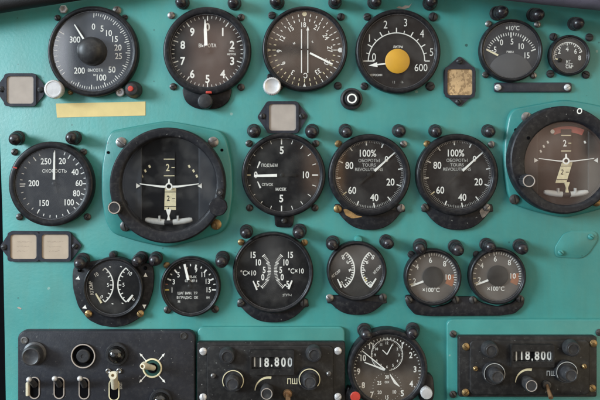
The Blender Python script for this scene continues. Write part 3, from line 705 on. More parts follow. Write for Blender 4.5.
# ---- 13 twin arc gauge on U-shaped plate
def u_plate_gauge():
    H, hd = 10, 4.5
    L = Local('hydraulic_gauge', 'twin arc pressure gauge framed by a black U-shaped plate with brass screws', 'gauge', 112.8, 288, H)
    pts = [(74, 265), (72, 275), (73, 290), (78, 307), (88, 320), (100, 325.8), (113, 327.5), (126, 325.8), (139, 319), (148, 306), (153, 290), (154, 275), (152, 264), (138, 262), (113, 257), (90, 262)]
    m = MB(); m.prism(round_poly(L.W(pts, 4), 4), 0, 4, 'bezelblue', ch=.9)
    e = 4.12
    for x, y, u in ((77.5, 278.5, 2), (84.3, 307.5, 2), (145.5, 275, 1), (144.3, 306.5, -1)):
        a = L.w(x, y, e); tri = [(-2, -1.8), (2, -1.8), (0, 2.2)]; rr = {2: 110, 1: 0, -1: 180}[u]; m.flat([(a[0] + rot2(p, q_, rr)[0], a[1] + rot2(p, q_, rr)[1]) for p, q_ in tri], e, 'white')
    m.build('mounting_plate', L.o)
    bezel(L, 30.6, 27.4, H, hd); h = hd + INK; m = face(L, 27.4, hd, 'dial')
    for sg in (-1, 1):
        cc = L.w(113 + sg * 24 + 2.5, 285, h); cc = (cc[0], cc[1]); r = 21.5
        a0, a1 = (38, 142) if sg < 0 else (218, 322)
        m.arc(cc, r, a0, a1, 1.2, h, 'white')
        for i in range(9): a = a0 + (a1 - a0) * i / 8; m.tick(cc, a, r, r - (3.4 if i % 2 == 0 else 2.2), .9, h + .04, 'white')
    for t, x, y, rr in (('10', 96.5, 274.5, 30), ('5', 108, 285, 0), ('0', 101.5, 297, -40), ('10', 130, 273.5, -30), ('5', 123.5, 284.8, 0), ('0', 133, 299, 40)): m.text(t, *L.w(x, y, h), 3.3, h + .05, 'white', rot=rr)
    m.text('КГ/СМ²', *L.w(91.3, 288, h), 2.8, h + .05, 'white', rot=97, bold=2)
    for x, y in ((110, 266.5), (121, 266.3), (112.5, 303.5), (122.5, 303)): m.line(L.w(x - .8, y, h), L.w(x + .8, y + .6, h), .9, h + .05, 'white')
    m.build('dial_face', L.o)
    needle(L, (101.5, 303), (95.8, 293.5), 2.0, h + .7, 'cream', 1.4); needle(L, (127.5, 301.5), (132.8, 295), 2.3, h + .7, 'white', 1.8)
    L.screw(88, 314.3, 3.2, 'brass', h0=4); L.screw(140, 314, 3.2, 'brass', h0=4); L.screw(79, 270.5, 1.7, 'dark', h0=4); L.screw(145, 268.5, 1.7, 'dark', h0=4)
    c = L.w(112.3, 255.2, 7); m = MB(); m.lathe([(3.8, 0), (3.8, 3), (3.9, 5), (3, 7.5), (0, 8.3)], 'lamp', c, 24); m.build('stud', L.o)
u_plate_gauge()

# ---- 14 pitch / altitude gauge 1..15
def fifteen_gauge():
    H, hd = 9, 4.5
    L = Local('cabin_gauge', 'black gauge numbered 1 to 15 in odd steps with lines of text below', 'gauge', 190.2, 287.2, H)
    bezel(L, 30.2, 27, H, hd); h = hd + INK; m = face(L, 27, hd, 'dial'); c = L.w(190.5, 289.5, h)
    for i in range(15):
        a = -91 + 182 * i / 14; mj = i % 2 == 0; kk = 'yellowink' if i == 0 else ('orange' if i == 1 else 'white')
        m.tick(c, a, 25.3, 21.3 if mj else 23.2, 1.5 if mj else 1.0, h, kk)
    for t, x, y in (('1', 172, 290), ('3', 173.7, 281.8), ('5', 178.5, 274.8), ('7', 186.5, 270), ('9', 196, 270), ('11', 203.3, 274.5), ('13', 207.8, 281.3), ('15', 208.8, 289.8)): m.text(t, *L.w(x, y, h), 4.4, h + .05, 'white', sx=.78)
    for t, x, y, w_ in (('УШВ-1К', 191, 277, 2.1), ('СЕРИЯ II', 191, 281, 2.1), ('ШАГ ВИН.  ТЯ', 187.5, 293.2, 2.1), ('В ГРАДУС.  ОК', 187.5, 297.6, 2.1), ('М', 179, 301.6, 2.0), ('ВН', 208, 297.6, 1.6)): m.text(t, *L.w(x, y, h), w_, h + .05, 'white', bold=1)
    m.build('dial_face', L.o)
    needle(L, (188.3, 280), (184.5, 264.2), 2.5, h + .9, 'white', 2.2, tail=(190, 287), hub=2.2, hubpos=(190, 286.5))
    L.screw(166.5, 265.5, 3.0, 'brass'); L.screw(167.3, 310.3, 3.4, 'dksteel'); L.screw(215, 309.6, 3.4, 'dksteel')
fifteen_gauge()

# ---- 15 twin temperature gauge
def twin_temperature():
    H, hd = 9, 4.5
    L = Local('dual_temperature_gauge', 'large black twin temperature gauge with two facing columns of 15 to -5', 'gauge', 273, 273, H)
    bezel(L, 40.6, 37.2, H, hd); h = hd + INK; m = face(L, 37.2, hd, 'dial')
    for sg in (-1, 1):
        cc = L.w(272.5 + sg * 25.5, 270.5, h); a0, a1 = (48, 138) if sg < 0 else (222, 312); r = 22.5
        for i in range(25):
            a = a0 + (a1 - a0) * i / 24; mj = i % 6 == 0; m.tick(cc, a, r + 1.3, r - 1.6 if not mj else r - 2.2, 1.0 if mj else .5, h, 'white')
    for t, xl, xr, y in (('15', 253.2, 290.5, 254.9), ('10', 258.5, 286, 262.4), ('5', 264.2, 280.7, 270), ('0', 262.8, 282.2, 277.2), ('-5', 257, 286.6, 284)):
        m.text(t, *L.w(xl, y, h), 5.2, h + .05, 'white', sx=.74, bold=2); m.text(t, *L.w(xr, y, h), 5.2, h + .05, 'white', sx=.74, bold=2)
    m.text('°C×10', *L.w(248.3, 273, h), 4.3, h + .05, 'white', sx=.84); m.text('°C×10', *L.w(296, 271, h), 4.3, h + .05, 'white', sx=.84)
    m.text('2ТУЭ-1', *L.w(287, 295.2, h), 2.0, h + .05, 'white', bold=0)
    m.build('dial_face', L.o)
    needle(L, (257, 289.8), (253.2, 281), 1.7, h + .7, 'white', 1.2); needle(L, (288.5, 289), (292, 280.5), 1.9, h + .7, 'white', 1.5)
    m = MB(); m.prism(round_poly(L.W(crescent(238, 308, 302, 322.5), 3), 2), 0, 4, 'bezelblue', ch=.9); m.build('mounting_bracket', L.o)
    L.screw(241, 303, 3.3, 'dksteel', h0=4); L.screw(303.5, 303, 3.6, 'dksteel', h0=4); L.screw(241, 242.5, 3.0, 'brass'); L.screw(304.5, 242.8, 3.0, 'brass')
twin_temperature()

# ---- 16 twin arc gauge
def twin_arc():
    H, hd = 9, 4.5
    L = Local('dual_oil_gauge', 'twin arc gauge with two opposed white scales 0 to 8 over a crescent bracket', 'gauge', 357, 271.5, H)
    bezel(L, 30, 26.6, H, hd); h = hd + INK; m = face(L, 26.6, hd, 'dialmid')
    for sg in (-1, 1):
        cc = L.w(357.8 + sg * 25, 269.5, h); r = 21.5; a0, a1 = (38, 146) if sg < 0 else (214, 322)
        m.arc(cc, r, a0, a1, 1.2, h, 'white')
        for i in range(17): a = a0 + (a1 - a0) * i / 16; m.tick(cc, a, r, r - (4.0 if i % 4 == 0 else 2.6), 1.0, h + .04, 'white')
    for t, xl, xr, y in (('8', 343, 373, 257.2), ('6', 347.5, 367.5, 262.2), ('4', 349.5, 364, 270), ('2', 346.3, 365.2, 279), ('0', 341, 371, 283.5)):
        kk = 'yellowink' if t == '2' else 'white'
        H0 = 4.0 if t in '80' else 3.2; m.text(t, *L.w(xl, y, h), H0, h + .05, 'white', rot=20 if t in '86' else -25); m.text(t, *L.w(xr, y, h), H0, h + .05, kk, rot=-20 if t in '86' else 25)
    m.text('КГ/СМ²', *L.w(336.3, 273.5, h), 2.2, h + .05, 'white', rot=40); m.text('КГ/СМ²', *L.w(377.5, 269.5, h), 2.2, h + .05, 'white', rot=48)
    m.build('dial_face', L.o)
    needle(L, (341.5, 287.5), (337.5, 279), 1.7, h + .7, 'white', 1.2); needle(L, (370.5, 287), (376, 278.5), 1.9, h + .7, 'white', 1.4)
    m = MB(); m.prism(round_poly(L.W(crescent(328, 386, 298.5, 315), 3), 2), 0, 4, 'bezelblue', ch=.9); m.build('mounting_bracket', L.o)
    L.screw(329.8, 298.3, 3.4, 'steel', h0=4); L.screw(383.3, 297.6, 3.4, 'dksteel', h0=4)
    c = L.w(358.6, 240, 5); m = MB(); m.lathe([(4.2, 0), (4.2, 2.5), (3.2, 5), (0, 5.8)], 'teal2', c, 20); m.build('stud', L.o, 'teal painted stud')
twin_arc()

# ---- 17, 18 exhaust gauges
def exhaust(cx, cy, label, second):
    H, hd = 10, 4.5
    L = Local('exhaust_temperature_gauge', label, 'gauge', cx, cy, H, 'exhaust temperature gauges')
    bezel(L, 28.6, 25.2, H, hd); h = hd + INK; m = face(L, 25.2, hd, 'dialtaupe'); c = L.w(cx - .8, cy - .5, h)
    dx, dy = cx - 433.5, cy - 277.5
    for i in range(36):
        a = -108 + 6.2 * i
        if i < 17 and i % 2: continue
        m.tick(c, a, 24, 20.6 if i % 8 == 0 else 21.6, .9, h + .04, 'white' if i > 3 else 'cream')
    m.arc(c, 17.6, 82, 116, 7.6, h, 'orange')
    for t, x, y in (('2', 414.5, 280.7), ('4', 417, 266.5), ('6', 430.5, 259.8), ('8', 444.6, 263.5), ('10', 448.3, 276.8)): m.text(t, *L.w(x + dx, y + dy, h), 4.6, h + .08, 'white', sx=.9)
    m.text('×100°C', *L.w(431 + dx, 289.6 + dy, h), 3.7, h + .08, 'white', sx=.9); m.build('dial_face', L.o)
    needle(L, (424.5 + dx, 280.6 + dy), (411 + dx, 285.8 + dy), 2.0, h + .6, 'white', 1.5)
    d = MB(); d.lathe([(10.4, h + .5), (10.4, h + 1.5), (10, h + 1.8), (0, h + 1.8)], 'hubdark', L.w(433 + dx, 276.8 + dy, h + 1), 44); d.build('centre_disc', L.o)
    L.screw(411.5 if not second else 477, 254.8, 3.3, 'knob')
exhaust(433.5, 277.8, 'taupe exhaust temperature gauge with orange sector, left of the pair', False)
exhaust(498.3, 276.6, 'taupe exhaust temperature gauge with red orange sector, right of the pair', True)
L = Local('gauge_bracket', 'long black bracket with rounded ends under the two taupe gauges', 'bracket', 465, 304, 4)
pts = [(405, 296), (411, 295), (420, 303), (434, 308), (449, 304), (457, 297), (473, 297), (482, 303), (498, 307), (513, 303), (521, 295), (525, 298), (524, 306), (515, 314), (500, 316), (430, 316.5), (415, 315), (407, 306)]
m = MB(); m.prism(round_poly(L.W(pts, 4), 3), 0, 3.8, 'bezelblue', ch=.8); m.build('plate', L.o)
for x, y in ((409.3, 300), (456, 300.3), (473.5, 300.3), (520.5, 299.3)): L.screw(x, y, 3.4, 'dksteel', h0=3.8)

# ---- 19 clock
def clock():
    H, hd = 14, 8
    L = Local('aircraft_clock', 'black cockpit clock with a small subdial at top, red and white buttons below', 'clock', 388, 369.5, H)
    bezel(L, 40, 34.6, H, hd, lip=2); h = hd + INK; m = face(L, 34.6, hd, 'dialbrown'); c = L.w(387.3, 371, h)
    for i in range(60):
        a = 6 * i; mj = i % 5 == 0; m.tick(c, a, 33, 30.6 if mj else 31.6, 1.1 if mj else .8, h, 'white')
    for t, x, y in (('11', 371.3, 346), ('10', 363.3, 358), ('9', 358.6, 371.5), ('8', 363.3, 385.3), ('7', 372, 394.8), ('1', 402.2, 345.3), ('2', 410.8, 355.2), ('3', 415, 369.3), ('4', 411.3, 383.8), ('5', 402.3, 393.3), ('6', 387.5, 401)):
        m.text(t, *L.w(x, y, h), 5.0, h + .05, 'white', bold=2, sx=.82)
    cs = L.w(387, 355, h); m.arc(cs, 15.6, 0, 360, .5, h + .02, 'white', 60)
    for i in range(1, 13):
        a = R(30 * i); m.text(str(i), cs[0] + 11.8 * math.sin(a), cs[1] + 11.8 * math.cos(a), 2.3, h + .05, 'white')
    for i in range(60): m.tick(cs, 6 * i, 15.4, 14.2 if i % 5 else 13.8, .35, h + .03, 'white')
    cb = L.w(387, 387, h)
    for t, x, y in (('30', 387, 377), ('25', 379.3, 383), ('20', 379.5, 392.4), ('15', 387, 397.3), ('10', 394.5, 392)): m.text(t, *L.w(x, y, h), 3.0, h + .05, 'white')
    m.text('СЕК', *L.w(387, 382.3, h), 1.6, h + .05, 'white')
    for i in range(30): m.tick(cb, 12 * i, 14.4, 13.4, .4, h + .03, 'dim')
    m.build('dial_face', L.o)
    needle(L, (386.2, 370.3), (364.5, 362.3), 2.0, h + .8, 'white', .8, name='hour_hand'); needle(L, (386.5, 370.5), (361.8, 350.5), 1.3, h + 1.5, 'white', .8, hub=2.2, hubpos=(386.8, 370.8), name='minute_hand')
    needle(L, (390, 374.5), (395, 382.5), .9, h + .8, 'white', 2.6, name='seconds_hand'); needle(L, (395, 382.5), (399.5, 386.5), 2.6, h + .8, 'white', .6, name='seconds_hand')
    for a, b in (((387, 354.5), (382.5, 358 - 8)), ((387, 354.5), (392.3, 344.5))): needle(L, a, b, .9, h + .7, 'white', .7, name='subdial_hand')
    c = L.w(355.3, 396.6, 22); d = MB(); d.lathe([(5, 0), (5, 16), (6, 16.5), (6, 21), (5.4, 22), (0, 22.4)], 'bezel', c, 44, flute=22, fd=.3); d.lathe([(4.9, 22.45), (4.4, 23), (0, 23.2)], 'red', c, 32); d.build('button', L.o, 'red topped button')
    c = L.w(427, 394, 20); d = MB(); d.lathe([(5, 0), (5, 14), (5.8, 14.5), (5.8, 19), (5.2, 20), (0, 20.4)], 'alu', c, 44, flute=22, fd=.3); d.build('button', L.o, 'silver white button')
    d = MB(); d.prism(round_poly(L.W([(348, 384), (360, 404), (352, 408), (343, 398)], 4), 4), 0, 9, 'bezel', ch=1); d.build('button_mount', L.o); d = MB(); d.prism(round_poly(L.W([(424, 372), (432, 374), (434, 392), (430, 404), (418, 400)], 4), 5), 0, 9, 'bezel', ch=1); d.build('button_mount', L.o)
clock()
# ================================================================== SMALL THINGS ON THE PANEL
def card_part(L, x0, y0, x1, y1, h, k, r=2.5, parent=None, smudge=True):
    m = MB(); a, b = L.w(x0, y1, h), L.w(x1, y0, h); m.prism(rrect(a[0], a[1], b[0], b[1], r), h - .6, h, k)
    return m
def holder(label, cx, cy, outline, cards, screws, k):
    L = Local('card_holder', label, 'card holder', cx, cy, 3)
    m = MB(); o = round_poly(L.W(outline, 3), 2.5)
    m.prism(o, 0, 1.6, 'frame')
    # raised rim around each window
    wins = []
    for (x0, y0, x1, y1) in cards:
        a, b = L.w(x0, y1, 3), L.w(x1, y0, 3); wins.append((a[0], a[1], b[0], b[1]))
    for w in wins:
        inn = rrect(*w, 3.0); out = rrect(w[0] - 2.6, w[1] - 2.6, w[2] + 2.6, w[3] + 2.6, 3.2)
        m.hole(out, inn, 1.5, 3.0, 'frame')
    m.build('frame', L.o)
    for w in wins:
        d = MB(); d.prism(rrect(w[0] - .3, w[1] - .3, w[2] + .3, w[3] + .3, 2.6), 1.62, 1.9, k)
        if k == 'cardtan':
            for j in range(3):
                zz = w[3] - 7.5 - j * 4.6; x = w[0] + 5 + random.uniform(0, 3)
                while x < w[2] - 6 - 2 * j:
                    dx = random.uniform(.6, 1.5); d.line((x, zz + random.uniform(-.7, .7)), (x + dx, zz + random.uniform(-.7, .7)), .32, 1.93, 'pencil'); x += dx * random.choice((.8, 1, 1.6))
        d.build('card', L.o)
    for x, y in screws: L.screw(x, y, 2.7, 'knob', h0=1.6)
holder('single blank grey card holder at the left edge, beside the silver knob', 20, 89.5, [(-6, 89), (6, 73), (34, 73), (43.5, 84), (43.5, 95), (34, 106), (6, 106)], [(6.5, 76, 33.5, 103.5)], [(1, 89), (39.8, 89.5)], 'card')
holder('single blank pale card holder above the climb rate dial', 283, 117, [(257, 117), (267, 101), (297, 101), (308.5, 116), (298, 133), (268, 133)], [(269, 104, 296, 130.5)], [(262.5, 116), (302, 116)], 'card')
holder('upright card holder with brown stained card and pointed ends', 460, 81.3, [(444, 70), (460, 55.5), (476, 69), (476, 93), (460, 107), (444, 93.5)], [(447.5, 69, 472.5, 95)], [(460, 61), (459, 101.5)], 'cardspot')
holder('double card holder with two yellowed blank cards below the speed dial', 40, 246, [(-1, 247), (10, 231), (69, 231.5), (81.5, 246), (70, 261.5), (11, 262)], [(10, 234.5, 36.5, 259), (41.5, 234.5, 68.5, 259)], [(3.5, 247.5), (74.5, 246.5)], 'cardtan')

m = MB(); m.prism([P(56, 103.5), P(145.5, 101.5), P(145.5, 115.5), P(57, 117.5)], 0, .25, 'tape'); tag(m.build('yellow_tape'), 'pale yellow strip of tape below the slate grey dial', 'tape')

L = Local('cover_strip', 'narrow black strip with two bright rivets below the small temperature gauge', 'strip', 533, 87, 2.5)
m = MB(); a, b = L.w(494.5, 92, 2.5), L.w(572, 82.3, 2.5); m.prism(rrect(a[0], a[1], b[0], b[1], 2.5), 0, 2.3, 'frame', ch=.6); m.build('strip', L.o)
for x in (498.5, 568): L.screw(x, 87.2, 2.9, 'alu', h0=2.3, name='rivet_or_hole')

L = Local('cover_plate', 'small teal blanking plate with two screws near the right edge', 'cover plate', 577, 245, 2)
m = MB(); m.prism(round_poly(L.W([(556, 257.5), (555, 248), (564, 234), (572, 231), (597, 231.5), (598.5, 240), (589, 254), (582, 258.5)], 2), 5), 0, 1.1, 'teal', ch=.35); m.build('plate', L.o)
L.screw(561.5, 253, 2.7, 'teal2', h0=1.1); L.screw(592, 237, 2.7, 'teal2', h0=1.1)

L = Local('push_button', 'black push button with a white ring below the compass dial', 'button', 352, 98.5, 9)
m = MB(); m.lathe([(11, 0), (11, 4), (10.4, 5.4), (9, 6), (7.5, 5), (7.5, 4), (0, 4)], 'knob', seg=48); m.build('collar', L.o)
m = MB(); m.lathe([(7, 4), (7, 8), (6.2, 9), (0, 9)], 'knob', seg=40); m.lathe([(4.9, 9.02), (4.8, 9.35), (3.5, 9.35), (3.4, 9.02)], 'white', seg=36); m.build('cap', L.o)

def flake(px, py, pts, label):
    m = MB(); m.prism([(P(px, py)[0] + x, P(px, py)[1] + z) for x, z in pts], 0, .18, 'card'); tag(m.build('paint_chip'), label, 'paint chip')
flake(403, 6.5, [(-7, -1.5), (-4, .5), (-1, -.6), (2, 1.2), (6, .8), (9, 3.5), (6, -1.2), (1, -2.4)], 'whitish flaked paint above the gauge with the amber disc')
flake(19.5, 308, [(-2.5, .6), (-.5, 1.2), (2.2, -.4), (1.2, -1.6), (-1, -.6)], 'tiny pale paint chip on the bare teal left of the U-shaped plate')

# ---- hooded panel lamps: one built with its parts, the others copied from it
def make_lamp():
    o = thing('panel_lamp', '', 'panel lamp', (0, 0), 'hooded panel lamps')
    m = MB(); m.lathe([(6.9, 0), (6.9, 1.8), (6.3, 2.6), (5.0, 2.8), (4.6, 2.8), (4.4, 6)], 'knob', seg=40); m.build('base', o)
    m = MB(); m.lathe([(4.4, 5.2), (5.6, 5.8), (6.0, 6.8), (6.0, 11.5), (5.75, 13.6), (4.9, 15.7), (3.3, 17.2), (1.5, 17.9), (0, 18.0)], 'lamp', seg=48)
    m.lathe([(6.2, 7.4), (6.5, 7.8), (6.5, 9.4), (6.25, 9.8), (5.9, 9.8)], 'lamp', seg=48); m.build('hood', o)
    m = MB(); m.bar((-3.0, 0), (3.0, 0), .9, 17.2, 18.4, 'knob'); m.build('slot_ridge', o)
    return o
LAMPS = [
 (181.5, 0.5, 'panel lamp above the metre altimeter, over its left shoulder'), (234, 1.5, 'panel lamp above the metre altimeter, over its right shoulder'),
 (277.5, 0.5, 'panel lamp above the brownish compass dial, over its left shoulder'), (335.5, 0.5, 'panel lamp above the gap between compass dial and amber centred gauge'),
 (375, 0.5, 'panel lamp above the amber centred gauge, over its left shoulder'), (431.5, 1.5, 'panel lamp above the amber centred gauge, over its right shoulder'),
 (499, 11.5, 'panel lamp above the half disc temperature gauge, over its left shoulder'), (536.5, 13, 'panel lamp above the half disc temperature gauge, over its right shoulder'),
 (578, 22, 'panel lamp right above the smallest round gauge'),
 (14.5, 137.5, 'panel lamp above the left shoulder of the speed dial'), (72, 137.5, 'panel lamp above the right shoulder of the speed dial, below yellow tape'),
 (253.5, 130.5, 'panel lamp at the lower left corner of the pale card holder'), (312.5, 130.5, 'panel lamp above the right shoulder of the climb rate dial'),
 (346, 130, 'panel lamp above the ochre worn tachometer, over its left shoulder'), (400, 130.5, 'panel lamp above the ochre worn tachometer, over its right shoulder'),
 (437, 130.5, 'panel lamp above the left shoulder of the right tachometer'), (490.5, 130.5, 'panel lamp above the right shoulder of the right tachometer'),
 (80.5, 261, 'panel lamp at the left arm top of the U-shaped plate'), (140, 259, 'panel lamp at the right arm top of the U-shaped plate, left of its neighbour'), (154.5, 259.5, 'panel lamp between the U-shaped plate and the gauge numbered 1 to 15'),
 (222, 259, 'panel lamp above the right shoulder of the gauge numbered 1 to 15'), (246, 232, 'panel lamp above the left shoulder of the large twin temperature gauge'),
 (300, 231.5, 'panel lamp above the right shoulder of the large twin temperature gauge'), (333.5, 243.5, 'panel lamp at the upper left of the twin arc gauge with crescent bracket'),
 (387, 242, 'panel lamp at the upper right of the twin arc gauge with crescent bracket'), (422, 246.5, 'panel lamp above the left taupe gauge, over its left shoulder'),
 (457, 247.5, 'panel lamp above the left taupe gauge, over its right shoulder'), (488.5, 245.5, 'panel lamp above the right taupe gauge, over its left shoulder'),
 (522.5, 246.5, 'panel lamp above the right taupe gauge, over its right shoulder'),
 (365, 332, 'panel lamp above the left shoulder of the cockpit clock'), (414.5, 331.5, 'panel lamp above the right shoulder of the cockpit clock'),
]
proto = make_lamp()
for i, (x, y, lab) in enumerate(LAMPS):
    if i == 0: o = proto
    else:
        o = proto.copy(); COL.objects.link(o)
        for ch in list(proto.children):
            c = ch.copy(); COL.objects.link(c); c.parent = o; c.matrix_parent_inverse.identity()
    p = P(x, y, 9.5); o.location = (p[0] * S, 0.0003 * 0, p[1] * S); o['label'] = lab
    o.rotation_euler = (R(random.uniform(3, 12)), R(random.uniform(-70, 70)), R(random.uniform(-6, 6)))
    sc = random.uniform(.96, 1.04); o.scale = (sc, sc, sc)

# ================================================================== SWITCH PANEL
def switch_panel():
    H = 8
    L = Local('switch_panel', 'black crackle painted switch panel at bottom left with toggles and knobs', 'switch panel', 106, 380, H)
    a, b = L.w(17.5, 425, H), L.w(195, 331, H)
    m = MB(); m.prism(rrect(a[0], a[1], b[0], b[1], 8), 0, H, 'console', ch=1.4); e = H + .12
    def txt(): pass
    # engraved line art
    c = L.w(152.2, 368.3, e)
    for a_ in (40, 138, 222, 320):
        r0, r1 = 9.5, 17.0; s_, c_ = math.sin(R(a_)), math.cos(R(a_))
        p, q = (c[0] + r0 * s_, c[1] + r0 * c_), (c[0] + r1 * s_, c[1] + r1 * c_); m.line(p, q, .9, e, 'white')
        n = (c_, -s_); m.flat([(q[0] + n[0] * 1.3 - s_ * 1.0, q[1] + n[1] * 1.3 - c_ * 1.0), (q[0] - n[0] * 1.3 - s_ * 1.0, q[1] - n[1] * 1.3 - c_ * 1.0), (q[0] + 2.4 * s_, q[1] + 2.4 * c_)], e + .03, 'white')
    for x, y, t in ((120.8, 386, 'ВКЛ'),): m.text(t, *L.w(x, y, e), 2.2, e, 'dim', rot=90)
    m.build('plate', L.o)
    for x, y, k in ((24, 340.5, 'steel'), (183.3, 336, 'dksteel')): 
        d = MB(); c0 = L.w(x, y, H + 1); d.lathe([(3.6, H), (3.6, H + .8), (2.4, H + .9), (2.0, H + .3), (0, H + .25)], k, c0, 24); d.build('screw', L.o)
    # ribbed knob
    c0 = L.w(30.5, 357, H + 13); d = MB(); d.lathe([(11.5, H), (11.5, H + 2), (9.4, H + 3), (9.4, H + 11), (8.8, H + 12.6), (7.6, H + 13), (6.6, H + 12.4), (0, H + 12.2)], 'knobgrey', c0, 56); d.build('knob', L.o)
    # recessed button in a white ring
    c0 = L.w(83, 356.3, H + 3); d = MB(); d.lathe([(12.2, H), (12.2, H + 2.2), (11.8, H + 2.8), (11.0, H + 2.8), (10.6, H + 2), (10.4, H + .4)], 'knob', c0, 56); d.lathe([(10.5, H + .4), (0, H + .4)], 'dark', c0, 48)
    d.lathe([(12.0, H + 2.82), (11.8, H + 3.1), (11.0, H + 3.1), (10.8, H + 2.82)], 'card', c0, 56); pb = d.build('button_ring', L.o)
    d = MB(); d.lathe([(6.6, H + .4), (6.6, H + 3), (5.8, H + 4), (2, H + 4), (1.8, H + 3.4), (0, H + 3.4)], 'knobgrey', c0, 40); d.build('push_button', pb)
    # lamp with dark domed glass
    for (x, y, nm) in ((115.5, 356, 'indicator_lamp'), (159.8, 402.5, 'indicator_lamp')):
        c0 = L.w(x, y, H + 8); d = MB(); d.lathe([(11.3, H), (11.3, H + 3), (10.6, H + 4), (8.6, H + 4), (8.2, H + 1)], 'knob', c0, 48); lp = d.build(nm, L.o)
        d = MB(); d.lathe([(5, H + .3), (3.2, H + 4), (0, H + 4.6)], 'steel', c0, 20); d.build('bulb', lp)
        d = MB(); d.lathe([(8.4, H + 2.5), (8.2, H + 6), (7, H + 9), (4.6, H + 11), (2, H + 11.8), (0, H + 12)], 'glasslamp', c0, 44); d.build('lens', lp)
    # selector with cream lever in a white ring
    c0 = L.w(152.2, 368.3, H + 1); d = MB(); d.lathe([(9.6, H), (9.6, H + 1.0), (9.2, H + 1.3), (8.3, H + 1.3), (8.0, H + .3), (0, H + .3)], 'cream', c0, 48); d.lathe([(8.1, H + .45), (0, H + .45)], 'greendk', c0, 40); d.lathe([(5.2, H + .5), (4.4, H + 2.4), (0, H + 3)], 'dark', c0, 28); sw = d.build('selector_switch', L.o)
    tip = L.w(142.5, 366.2, H + 20); d = MB(); s0 = (c0[0] + 1.5, c0[1] + .6, H + 2); mid = ((s0[0] + tip[0]) / 2, (s0[1] + tip[1]) / 2 + .2, H + 11)
    d.tube([s0, mid, (tip[0] + .8, tip[1], H + 18), (tip[0], tip[1], H + 20.5)], [2.6, 2.8, 3.6, 2.8], 'ivory', 20); d.lathe([(1.6, H + 20.55), (1.3, H + 20.9), (0, H + 20.9)], 'brass', tip, 14); d.build('lever', sw)
    # four toggles in slots
    for x, y, tipx, tipy, kk in ((34.3, 388, 28.3, 380.2, 'alu'), (59, 388, 54, 379.3, 'alu'), (84, 388.5, 79.3, 379.2, 'alu'), (114, 390, 112.6, 375.5, 'ivory')):
        c0 = L.w(x, y, H + .5); w, hh = 4.6, 10.2
        out = rrect(c0[0] - w - .7, c0[1] - hh - .7, c0[0] + w + .7, c0[1] + hh + .7, w + .6, 8); inn = rrect(c0[0] - w + .3, c0[1] - hh + .3, c0[0] + w - .3, c0[1] + hh - .3, w - .4, 8)
        d = MB(); d.hole(out, inn, H, H + .7, 'cream' if kk == 'ivory' else 'card'); d.prism(rrect(c0[0] - w, c0[1] - hh, c0[0] + w, c0[1] + hh, w - .2, 8), H, H + .2, 'dark'); sw = d.build('toggle_switch', L.o)
        tip = L.w(tipx, tipy, H + 17); root = (c0[0] + .6, c0[1] + 3.0, H + .5)
        d = MB()
        if kk == 'alu':
            d.tube([root, (tip[0], tip[1], H + 14)], [3.0, 2.2], 'knobgrey', 16); d.ball((tip[0], tip[1], H + 15.3), 2.6, 'alu')
        else:
            d.tube([root, (tip[0] + .2, tip[1] - .4, H + 13), (tip[0], tip[1], H + 17)], [3.4, 3.7, 3.9], 'ivory', 18); d.lathe([(1.5, H + 17.05), (1.2, H + 17.4), (0, H + 17.4)], 'brass', tip, 12)
        d.build('lever', sw)
    # small cream guard beside the first toggle
    c1 = L.w(27.4, 388.5, H + 2); d = MB(); d.prism(rrect(c1[0] - 1.5, c1[1] - 7.5, c1[0] + 1.5, c1[1] + 6, 1), H, H + 3, 'ivory', ch=.5); d.build('guard', L.o)
    for x, y in ((108, 371.5), (118.8, 371.3)):
        c1 = L.w(x, y, H + 2); d = MB(); d.lathe([(2.6, H), (2.6, H + 1.6), (1.9, H + 2), (1.2, H + 1.4), (0, H + 1.3)], 'steel', c1, 20); d.build('stud', L.o)
switch_panel()

# ================================================================== RADIO PANELS
def mount_plate(x0, y0, x1, y1, label, screws, r=6):
    L = Local('radio_mounting_plate', label, 'mounting plate', (x0 + x1) / 2, (y0 + y1) / 2, 4)
    a, b = L.w(x0, y1, 4), L.w(x1, y0, 4); m = MB(); m.prism(rrect(a[0], a[1], b[0], b[1], r), 0, 4, 'teal2', ch=1.1); m.build('plate', L.o)
    for x, y in screws: L.screw(x, y, 3.2, 'dksteel', h0=4)
mount_plate(197.5, 327, 345, 430, 'teal raised plate behind the radio panel left of the clock', [])
mount_plate(447, 319.5, 640, 430, 'wide teal raised plate behind the radio panel at bottom right', [(453.5, 334.5), (453.5, 395), (600, 333)])

